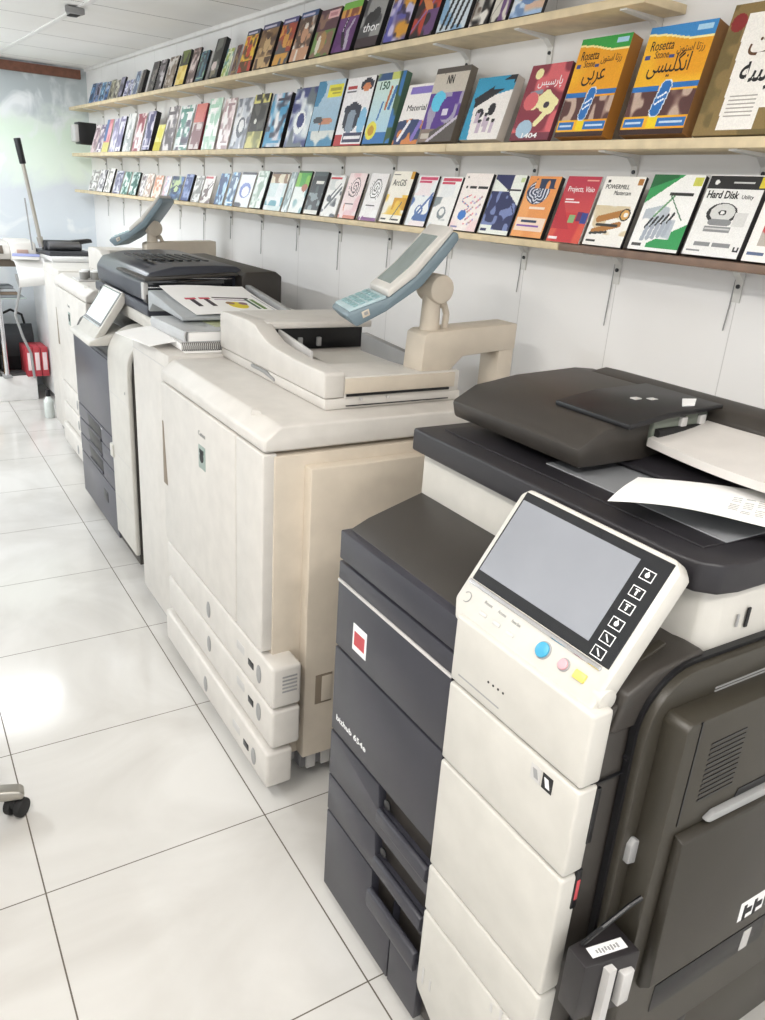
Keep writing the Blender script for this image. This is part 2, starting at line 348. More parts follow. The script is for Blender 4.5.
def srgb(h): return np.array([int(h[i:i+2], 16)/255 for i in (0, 2, 4)])
def vnoise(S, T, f, seed):
    rs = np.random.RandomState(seed); g = rs.rand(64, 64)
    x, y = S*f[0]+3, T*f[1]+3; xi, yi = np.floor(x).astype(int), np.floor(y).astype(int); fx, fy = x-xi, y-yi
    fx, fy = fx*fx*(3-2*fx), fy*fy*(3-2*fy); G = lambda a, c: g[a % 64, c % 64]
    return (G(xi, yi)*(1-fx)+G(xi+1, yi)*fx)*(1-fy)+(G(xi, yi+1)*(1-fx)+G(xi+1, yi+1)*fx)*fy
def art(kind, pal, nx, ny, seed):
    s = (np.arange(nx)+.5)/nx; tt = (np.arange(ny)+.5)/ny; S, T = np.meshgrid(s, tt)
    C = [srgb(p) for p in pal.split()]; C = C + [C[-1]]*(6-len(C)); I = np.zeros((ny, nx, 3))
    def fill(msk, c): I[msk] = C[c] if isinstance(c, int) else srgb(c)
    def rect(a, b, c0, c1, c): fill((S >= a) & (S <= b) & (T >= c0) & (T <= c1), c)
    def disc(x, y, rx, ry, c): fill(((S-x)/rx)**2+((T-y)/ry)**2 <= 1, c)
    def seg(x0, y0, x1, y1, w, c, asp=1.4):
        dx, dy = x1-x0, (y1-y0)*asp; px, py = S-x0, (T-y0)*asp; k = np.clip((px*dx+py*dy)/(dx*dx+dy*dy+1e-9), 0, 1)
        fill((px-k*dx)**2+(py-k*dy)**2 <= w*w, c)
    def mottle(msk, a, b, f, sd, th=.5, soft=.12):
        n = vnoise(S, T, f, seed*7+sd); k = np.clip((n-th)/soft+.5, 0, 1)[..., None]
        ca = C[a] if isinstance(a, int) else srgb(a); cb = C[b] if isinstance(b, int) else srgb(b)
        J = ca*(1-k)+cb*k; I[msk] = J[msk]
    full = S >= 0
    if kind in ('photo', 'photo2'):
        n1 = vnoise(S, T, (3.2, 4.2), seed*11+1); n2 = vnoise(S, T, (6, 9), seed*11+2)
        I[:] = C[0]; k = np.clip((n1-.5)*2.6+.5, 0, 1)[..., None]; I[:] = I*(1-k)+C[1]*k
        k = .85*np.clip((n2-.64)*4.5+.5, 0, 1)[..., None]; I[:] = I*(1-k)+C[2]*k
        if len(C) > 3: k = np.clip((vnoise(S, T, (4, 5), seed+5)-.66)*5+.5, 0, 1)[..., None]; I[:] = I*(1-k)+C[3]*k
        if seed % 3 == 0: rect(.12, .8, .83, .89, 2)
        if seed % 3 == 1: rect(.1, .9, .06, .12, 1); rect(.3, .9, .86, .91, 2)
        if seed % 3 == 2: disc(.5, .42, .26, .2, 2); disc(.52, .45, .17, .13, 1)
    elif kind in ('captop',):
        mottle(full, 0, 2, (5, 8), 1, .66, .3); mottle((T < .86) & (vnoise(S, T, (5, 7), seed) > .6), 0, 1, (8, 11), 3, .55, .4)
        rect(0, 1, .0, .25, 1 if seed % 2 else 2); mottle(T < .25, 1, 2, (6, 5), 4)
        disc(.5, .55, .16, .2, 1); disc(.5, .7, .09, .07, 2); rect(0, 1, .87, 1, 3); rect(.1, .8, .905, .955, 'c8c4d8')
    elif kind == 'labeltop':
        mottle(full, 0, 1, (4, 6), 1); mottle(T < .55, 1, 2, (6, 7), 2, .55); rect(.45, .95, .78, .95, 3); rect(.5, .85, .84, .9, 'c88a90'); disc(.45, .3, .2, .22, 'b08a5a'); disc(.3, .25, .1, .2, 'e0d8c8')
    elif kind == 'purple':
        mottle(full, 0, '5a2a6a', (3, 4), 1); rect(0, 1, .86, 1, 3); rect(0, 1, .68, .86, 1); mottle((T > .68) & (T < .86), 1, '8a4a30', (7, 5), 2)
        seg(.45, .65, .35, .4, .05, '201828'); seg(.35, .4, .55, .12, .07, '201828'); seg(.8, .62, .62, .4, .05, 2); seg(.62, .4, .7, .08, .08, 2); seg(.45, .66, .33, .4, .012, 'e8e4f0')
    elif kind == 'thor':
        mottle(full, 0, 1, (3, 4), 1); disc(.6, .75, .22, .16, 1); disc(.6, .62, .2, .14, '2a2a2c'); disc(.35, .5, .2, .2, '2a2a2c'); rect(0, 1, 0, .18, '3a2a30')
    elif kind == 'diag':
        mottle(full, 0, 1, (4, 4), 1, .5); seg(.0, .1, 1.0, .95, .03, 3); seg(.1, .9, .6, .5, .12, 2); mottle((T < .5) & (S > .5), 1, '6a4a7a', (5, 6), 3)
    elif kind == 'stripes':
        mottle(full, 0, 2, (3, 5), 1)
        for k in range(4): seg(.15+.2*k, .05, .3+.2*k, .6, .045, 1)
        rect(.1, .9, .62, .68, 1); disc(.5, .85, .3, .1, 1)
    elif kind == 'yellowtop':
        mottle(full, 0, 'f0d880', (3, 4), 1); rect(0, 1, .55, 1, 2); mottle(T > .58, 1, 2, (5, 7), 2)
    elif kind == 'darktall':
        mottle(full, 0, 1, (3, 5), 1, .6); disc(.4, .3, .28, .12, 2); mottle(T < .2, 0, '8a8068', (6, 7), 2)
    elif kind == 'redblue':
        rect(0, 1, 0, 1, 0); rect(0, .4, .35, 1, 1); rect(0, 1, 0, .3, 2); mottle((T > .3) & (S > .4), 0, 'f0b0b8', (4, 5), 1)
    elif kind == 'yellow':
        mottle(full, 0, 1, (3, 3), 1); rect(0, 1, 0, .35, 2)
    elif kind == 'redtop':
        mottle(full, 1, 2, (4, 6), 1, .6); mottle(T > .6, 0, 'd87a70', (3, 4), 2); rect(.1, .4, .1, .5, 2)
    elif kind == 'yellowblack':
        mottle(full, 0, '55534e', (5, 7), 1); mottle(T < .32, 1, 2, (5, 7), 2); mottle((T > .84), 1, 0, (6, 5), 4); disc(.35, .5, .09, .05, 'e8e8e0')
    elif kind == 'yellowbox':
        for j in range(ny): I[j] = C[0]*(T[j, 0])+srgb('8ab0c8')*(1-T[j, 0])
        fill((S < .22+.12*np.sin(T*9)) & (T > .62), 1); rect(.42, .98, .74, .92, 2); rect(.5, .9, .84, .87, 'b0a840'); rect(.6, .9, .78, .80, 'b0a840')
        mottle(T < .24, 1, 'd8dcd8', (5, 5), 3, .6); disc(.55, .38, .3, .05, 3); disc(.28, .4, .18, .05, '4a5058'); disc(.42, .3, .03, .09, '4a5058')
    elif kind == 'carcover':
        rect(0, 1, 0, 1, 0); disc(.45, .42, .3, .22, 1); disc(.45, .36, .18, .17, '8a98a8'); seg(.25, .3, .2, .55, .06, 1); seg(.62, .3, .66, .55, .06, 1); disc(.85, .35, .14, .2, 3)
        disc(.75, .88, .22, .09, 1); disc(.75, .85, .14, .06, 'd88a60'); rect(0, .28, 0, .16, 2); rect(.3, .98, .05, .2, '3a3a58'); rect(.34, .94, .1, .14, 0); rect(.08, .4, .84, .88, 2); rect(.08, .4, .78, .80, '6a6a70'); rect(0, 1, 0, .03, 2)
    elif kind == 'n150':
        for j in range(ny): I[j] = C[0]*(1-T[j, 0])+srgb('dceee0')*T[j, 0]
        rect(0, 1, .93, 1, '3a5a88'); mottle(T > .9, '3a5a88', 'c8d070', (5, 3), 3); rect(0, 1, 0, .16, 1); disc(.22, .19, .2, .13, 2); disc(.22, .19, .12, .07, 'c89a30')
        seg(.55, .5, .62, .78, .04, 'b86a3a'); seg(.68, .5, .78, .78, .05, 1); seg(.35, .35, .42, .58, .03, 1); mottle((S > .82), 1, 3, (4, 7), 4)
    elif kind == 'material':
        rect(0, 1, 0, 1, 0); rect(.15, 1, .84, .96, 1); mottle(T < .42-.15*(S-.5)**2, 3, 2, (5, 6), 1, .55, .05); seg(.2, .08, .45, .38, .05, 'f0eef4'); seg(.75, .1, .9, .35, .07, 1)
    elif kind == 'nn':
        rect(0, 1, 0, 1, 1); fill((T > 1.05-.5*S-.0) & (S < .3), 0); rect(0, 1, .93, 1, 0); mottle((T < .66) & (T > .18), 2, 'a8a0b8', (5, 5), 1, .5, .05); disc(.3, .55, .2, .14, 3); disc(.62, .45, .22, .16, 2); rect(.5, .66, .36, .44, 'd8d4e4')
        rect(0, 1, .0, .17, '8a7a70'); rect(.05, .45, .04, .12, 1); fill((T < .28*S+.05) & (S > .3), 0); seg(.25, .0, 1, .32, .03, 'c8c0cc')
    elif kind == 'bluesweep':
        rect(0, 1, 0, 1, 1); fill((T > .62+.15*S) | (S < .2-.2*T+.0), 0); fill((np.abs(T-(.55+.42*S)) < .09), 3); seg(0, .6, .12, .0, .1, 0); disc(.33, .42, .1, .08, 3); disc(.62, .48, .09, .1, 4)
        for x, y in ((.4, .2), (.6, .22), (.75, .2), (.3, .36), (.52, .3)): rect(x-.05, x+.05, y-.1, y+.1, 'c8b8c8'); disc(x, y+.1, .05, .03, 4)
        rect(.5, .95, .8, .93, 0)
    elif kind == 'n1404':
        mottle(full, 0, 1, (3, 4), 1, .55); disc(.25, .88, .1, .07, 2); seg(.32, .60, .50, .46, .06, 2); seg(.36, .46, .62, .60, .09, 2); seg(.60, .60, .88, .48, .08, 2); seg(.86, .46, .55, .22, .06, 2); seg(.62, .46, .80, .42, .12, 2); disc(.68, .46, .07, .045, '3a3040'); seg(.2, .62, .45, .64, .04, '8a9aa8'); disc(.25, .52, .18, .12, 1); rect(0, 1, 0, .1, '7a3a48'); disc(.3, .15, .2, .12, 3)
    elif kind in ('rosetta_g', 'rosetta_b'):
        mottle(full, 0, 'e8a020', (2, 3), 1); wave = .915-.075*S+.012*np.sin(S*7); fill(T > wave+.02, 1); fill((T <= wave+.02) & (T > wave), 'f8e8a0'); rect(.72, .95, .92, .965, 'a8d0e8')
        rect(0, 1, .0, .045, '3a2420'); mottle((T > .17) & (T < .40), '5a3a38', 'c0a898', (9, 7), 2, .5, .1)
        rect(0, .42, .40, .45, 2); rect(.55, 1, .42, .47, 2); rect(.56, .98, .07, .15, 2); rect(.03, .35, .07, .15, 2); rect(.4, .56, .06, .17, 'f0d020'); rect(.06, .3, .1, .12, 'c8dcf0'); rect(.6, .95, .1, .12, 'c8dcf0')
        seg(.47, .22, .53, .44, .09, 'd8e4ee'); seg(.47, .22, .53, .44, .075, 2); seg(.44, .28, .54, .32, .012, 'e8f0f8'); seg(.46, .34, .56, .38, .012, 'e8f0f8'); rect(.04, .13, .70, .74, '3a4a88'); rect(.42, .5, .70, .73, '3a4a88')
    elif kind == 'goldwhite':
        mottle(full, 0, '70603a', (6, 9), 1); rect(.22, .98, .04, .92, 1); fill((S > .2) & (S < .3-.1*T), 0); disc(.12, .86, .1, .07, 3)
        for k in range(6): rect(.34, .68, .14+.03*k, .148+.03*k, 'a8a29a')
        rect(.75, .98, .04, .2, 0)
    elif kind == 'circle':
        rect(0, 1, 0, 1, 0); disc(.5, .48, .38, .22, 1); disc(.55, .44, .26, .15, 0); rect(0, 1, .94, 1, 3); disc(.2, .05, .3, .08, 3)
    elif kind == 'browntop':
        mottle(full, 1, 'cfe0e0', (3, 4), 1); mottle(T > .72, 0, 3, (6, 6), 2); rect(0, 1, .96, 1, '3a2c20'); mottle((T < .36) & (T > .12), 2, 1, (5, 6), 3, .55)
    elif kind == 'greentop':
        mottle(full, 1, 3, (3, 4), 1, .6); mottle(T > .62, 0, '88c850', (5, 5), 2); disc(.75, .6, .22, .09, 2); rect(0, 1, .95, 1, '2a5a28')
    elif kind == 'darktitle':
        mottle(full, 0, '4a585c', (4, 5), 1); mottle(T < .5, 0, 1, (7, 8), 2, .6, .05); rect(.3, .85, .72, .78, 2); rect(0, 1, 0, .1, 2)
    elif kind == 'redbar':
        mottle(full, 0, 1, (4, 5), 1); mottle(T < .65, 1, 3, (4, 7), 2, .62, .08); rect(.02, .75, .90, .95, 2); seg(.2, .2, .9, .7, .05, 3); seg(.3, .45, .8, .8, .03, 3)
    elif kind == 'scribble':
        mottle(full, 0, 1, (2, 3), 1); ang = np.arctan2(T-.68, S-.5); rr = np.hypot(S-.5, (T-.68)*1.3); fill((rr < .32) & (np.sin(rr*60+ang*2+vnoise(S, T, (5, 5), seed)*4) > .45), 2)
        rect(0, 1, 0, .08, 3); mottle((T < .35) & (np.abs(S-.2) < .25*(.4-T)), 3, 1, (4, 4), 5, .4); rect(.2, .7, .3, .34, 2)
    elif kind == 'arcgis':
        rect(0, 1, 0, 1, 0); mottle((T < .55) & (T > .14), 1, 0, (3, 4), 1, .55); mottle((T < .48) & (T > .25) & (S > .4), 3, 1, (5, 6), 2); rect(.85, 1, .86, 1, 3); seg(.5, .05, .8, .4, .02, '6a6a6a'); rect(.05, .3, .05, .08, 2); rect(.55, .9, .05, .08, 2); rect(.05, .35, .92, .94, 2)
    elif kind == 'redbar2':
        mottle(full, 0, 1, (3, 4), 1); rect(.08, .95, .91, .97, 2); rect(.08, .7, .86, .89, 2); mottle((T < .6) & (T > .1), 1, 3, (4, 6), 2, .6, .06); disc(.5, .3, .2, .12, 3); disc(.5, .32, .12, .07, 1)
        if len(C) > 3 and seed % 2: seg(.3, .15, .95, .65, .04, 3)
    elif kind == 'mouse':
        mottle(full, 0, 1, (2, 3), 1, .6); rect(.15, .95, .73, .78, 2)
        rect(.2, .3, .72, .79, 0); rect(.55, .6, .72, .79, 0); disc(.33, .27, .15, .09, 3)
        for k in range(14): seg(.33+.16*math.sin(k*.5), .34+.02*k, .33+.16*math.sin((k+1)*.5), .36+.02*k, .015, 'e07a80' if k % 2 else '6a7ab0')
        for k in range(26): x, y = .5+.4*((k*37) % 17)/17, .12+.5*((k*53) % 19)/19; disc(x, y, .035, .02, ('e8a0a8', 'c0b0d0', 'b89a98')[k % 3])
        rect(.04, .3, .04, .08, '8a8ab8'); disc(.12, .93, .03, .02, 2)
    elif kind == 'bluelotus':
        rect(0, 1, 0, 1, 1); fill((T > .93-.35*S) & (S < .6), 0); mottle((T < .72-.5*np.maximum(S-.55, 0)) & (T > .08), 0, 2, (7, 8), 1, .6, .06); seg(.55, .75, .98, .35, .015, 0); rect(.5, .95, .73, .77, '3a3a40'); fill((T < .14) & (S < .4), 1); rect(.05, .25, .05, .09, 0); rect(.85, .97, .88, .96, 3)
    elif kind == 'orangegears':
        mottle(full, 0, 'f0a868', (2, 3), 1); disc(.42, .74, .36, .2, 1); ang = np.arctan2(T-.74, S-.42); rr = np.hypot((S-.42)/.36, (T-.74)/.2); fill((rr < .95) & (np.sin(rr*22+np.cos(ang*5)*2) > .2), 3)
        mottle((T > .8) & (S > .25) & (S < .95) & (T < .96), 1, 0, (9, 7), 3, .5, .05); rect(.04, .96, .1, .32, 2); rect(.2, .7, .24, .28, 1); rect(.1, .8, .17, .2, '8a5ab0'); rect(.3, .8, .46, .5, 2)
    elif kind == 'projects':
        for j in range(ny): k = T[j, 0]; I[j] = C[1]*(1-k)+C[0]*k
        mottle((T < .45), 1, 'c83a40', (2, 3), 1); fill((S+T < .75) & (T > .2), 'b8303c'); rect(.66, .85, .33, .47, 2); rect(.45, .62, .3, .42, '8ab07a'); rect(.8, .98, .3, .46, '3a4a90'); rect(.15, .4, .64, .66, 3); rect(.15, .6, .60, .615, 3); rect(.03, .3, .04, .08, 3)
        rect(.6, .95, .93, .95, 'e8b0a0')
    elif kind == 'powermill':
        rect(0, 1, 0, 1, 0); mottle((T < .58) & (T > .16), 0, 3, (4, 6), 1, .5); seg(.2, .38, .85, .5, .07, 1); seg(.15, .2, .75, .32, .06, 1); seg(.2, .3, .7, .3, .03, 2); disc(.82, .46, .13, .09, 2); disc(.82, .46, .1, .07, 'd8a860'); disc(.84, .46, .05, .035, 0); seg(.1, .17, .5, .2, .025, 2); rect(.85, .97, .88, .97, 1); disc(.12, .93, .04, .025, 2); rect(.05, .3, .05, .08, 2)
    elif kind == 'greenrobot':
        rect(0, 1, 0, 1, 0); fill((T > 1-.62*(.62-S)) & (S < .62), 1); fill((T < .42*S-.05) & (T > .04), 1); fill((T > 1-.3*(.62-S)) & (S < .5), 2); mottle((T > .16) & (T < .6-.2*np.abs(S-.4)) & (S > .08) & (S < .75), 3, 0, (6, 8), 1)
        for k in range(5): seg(.2+.1*k, .30+.02*k, .28+.1*k, .42+.02*k, .022, '2a2c30'); seg(.22+.1*k, .14+.02*k, .25+.1*k, .3+.02*k, .04, 'a8b0bc')
        seg(.3, .45, .55, .72, .02, '6a9a70'); seg(.5, .72, .85, .42, .01, 2); rect(.82, .98, .86, .97, 'd0d060'); rect(.45, .9, .73, .77, '303030'); fill((T < .12) & (S < .35), 0); rect(.05, .25, .05, .09, '4a4a4a')
    elif kind == 'harddisk':
        rect(0, 1, 0, 1, 0); rect(0, 1, .83, .99, 1); rect(.9, 1, .85, .98, 3); disc(.15, .91, .04, .03, 0); rect(.45, .8, .9, .92, 'c8c8c8'); disc(.44, .53, .27, .13, 1); disc(.45, .54, .22, .11, 'd4d4d2'); disc(.45, .54, .07, .035, 1); disc(.45, .54, .04, .02, 0); seg(.3, .42, .62, .42, .05, 2); rect(.22, .7, .30, .37, 2); rect(.24, .68, .33, .35, 'c8c8c8'); rect(.68, .9, .38, .55, 'd8d8d6'); rect(.15, .45, .12, .17, 2); rect(.48, .8, .12, .17, 2); rect(.88, .97, .08, .14, 1); rect(.9, .95, .1, .14, 0); rect(.05, .3, .05, .07, 2)
    elif kind == 'last':
        rect(0, 1, 0, 1, 0); disc(.35, .68, .24, .14, 1); disc(.45, .4, .22, .12, 2); mottle((T < .5) & (T > .2) & (S > .2), 3, 2, (6, 7), 1, .6); rect(.05, .4, .08, .12, '5a6a8a')
    rs = np.random.RandomState(seed); I *= (1+.05*(rs.rand(ny, nx, 1)-.5))
    return np.clip(I, 0, 1)
CASEC = {}
def case(i, sh, vr, wd_, th, h, kind, pal, label):
    nx, ny = (72, 100) if vr < 1.9 else ((48, 68) if vr < 2.7 else ((30, 42) if vr < 4.2 else (18, 27)))
    vc = vr + wd_/2; w2 = max(wd_-.004, .04)
    lean = math.asin(min(.32, .065/h)) if kind != 'goldwhite' else .26
    wide = {'t': 'the top', 'm': 'the middle', 'b': 'the bottom'}[sh]
    r = thing('software_case', label, 'software case', room(1.7935+th*math.cos(lean), vc, SHZ[sh]+.0006), RZ - PI/2, 'software cases on %s shelf' % wide)
    r.rotation_euler = (-lean, 0, RZ-PI/2)
    C = [p for p in pal.split()]
    spine = {'rosetta_g': 'a8702c', 'rosetta_b': '8a6030', 'bluesweep': 'c8c0b8', 'n150': '4a6a58', 'nn': '6a6258', 'goldwhite': '6a5a38', 'redtop': '7a3038', 'n1404': '6a4048'}.get(kind, None)
    if spine is None: spine = '1d1d20' if th > .0085 else 'cfcdc9'
    sm = mat('case_side_'+spine, spine, .4)
    b = MB(); b.box(-w2/2, w2/2, -th+.0012, 0, 0, h, .0012, 1); obj('case_shell', b, sm, r)
    I = art(kind, pal, nx, ny, i)
    bm = bmesh.new(); g = [[bm.verts.new((-w2/2+w2*x/nx, -th, h*y/ny)) for x in range(nx+1)] for y in range(ny+1)]
    fs = []; cols = []
    for y in range(ny):
        for x in range(nx): fs.append(bm.faces.new((g[y][x], g[y][x+1], g[y+1][x+1], g[y+1][x]))); cols.append(I[y, x])
    rim = [(0, x) for x in range(nx+1)] + [(y, nx) for y in range(1, ny+1)] + [(ny, x) for x in range(nx-1, -1, -1)] + [(y, 0) for y in range(ny-1, 0, -1)]
    bk = [bm.verts.new(g[a][c].co + Vector((0, .0016, 0))) for a, c in rim]; edge = srgb(spine)
    for q in range(len(rim)):
        n_ = (q+1) % len(rim); a, c = rim[q], rim[n_]; fs.append(bm.faces.new((g[c[0]][c[1]], g[a[0]][a[1]], bk[q], bk[n_]))); cols.append(edge)
    me = bpy.data.meshes.new('front_cover'); bm.to_mesh(me); bm.free()
    at = me.color_attributes.new('Col', 'BYTE_COLOR', 'CORNER')
    buf = np.ones((len(me.loops), 4), 'f'); k = 0
    for f_, c in zip(me.polygons, cols): buf[k:k+f_.loop_total, :3] = c; k += f_.loop_total
    at.data.foreach_set('color_srgb', buf.ravel()); me.materials.append(PRINT)
    o = bpy.data.objects.new('front_cover', me); COL.objects.link(o); o.parent = r
    def tx(name, s, x, y, size, m, width=None, align='CENTER', bold=0.0):
        lettering(name, s, (w2*(x-.5), -th-.0002, h*y), (1, 0, 0), (0, 0, 1), size, m, r, None if width is None else width*w2, .0005, bold, align)
    if kind == 'thor': tx('title_lettering', 'thor', .55, .3, .045, WINK, .72, bold=.01)
    if kind == 'n150': tx('title_lettering', '150', .34, .77, .04, mat('dark_green_ink', '2f5a4a', .5), .34, bold=.02)
    if kind == 'material': tx('title_lettering', 'Material', .58, .56, .03, INK, .75)
    if kind == 'nn': tx('title_lettering', 'NN', .5, .78, .04, INK, .2, bold=.015)
    if kind == 'arcgis': tx('title_lettering', 'ArcGIS', .42, .72, .034, INK, .62)
    if kind == 'n1404': tx('title_lettering', '1404', .5, .03, .02, WINK, .4, bold=.02); tx('persian_lettering', '\ufeb2\ufbff\ufeb3\ufead\ufe8e\ufb58', .6, .72, .035, WINK, .6)
    if kind in ('rosetta_g', 'rosetta_b'):
        tx('title_lettering', 'Rosetta', .27, .78, .034, INK, .36); tx('subtitle_lettering', 'Stone', .3, .705, .026, mat('brown_ink', '5a3a20', .5), .22)
        tx('persian_lettering', '\ufee5\ufeee\ufe98\ufeb3\ufe8d \ufe8e\ufe97\ufeaf\ufead', .72, .745, .026, mat('brown_ink', '5a3a20', .5), .4)
        tx('language_lettering', '\ufbfd\ufe91\ufeae\ufecb' if kind == 'rosetta_g' else '\ufbfd\ufeb4\ufbff\ufee0\ufb95\ufee7\ufe8d', .46, .57, .062, INK, .44 if kind == 'rosetta_g' else .62)
    if kind == 'goldwhite':
        tx('persian_lettering', '\ufeea\ufeb3\ufead\ufe8e\ufb58', .36, .40, .085, INK, .62, 'LEFT', .01); tx('title_lettering', '\ufe96\ufed4\ufe97', .36, .60, .075, mat('brown_ink', '5a3a20', .5), .6, 'LEFT')
    if kind == 'projects': tx('title_lettering', 'Projects, Visio', .52, .77, .022, WINK, .78)
    if kind == 'powermill': tx('title_lettering', 'POWERMILL', .38, .82, .018, INK, .6); tx('subtitle_lettering', 'Mastercam', .56, .735, .017, INK, .42)
    if kind == 'harddisk': tx('title_lettering', 'Hard Disk', .34, .715, .026, INK, .56, bold=.02); tx('subtitle_lettering', 'Utility', .78, .715, .014, INK, .2)
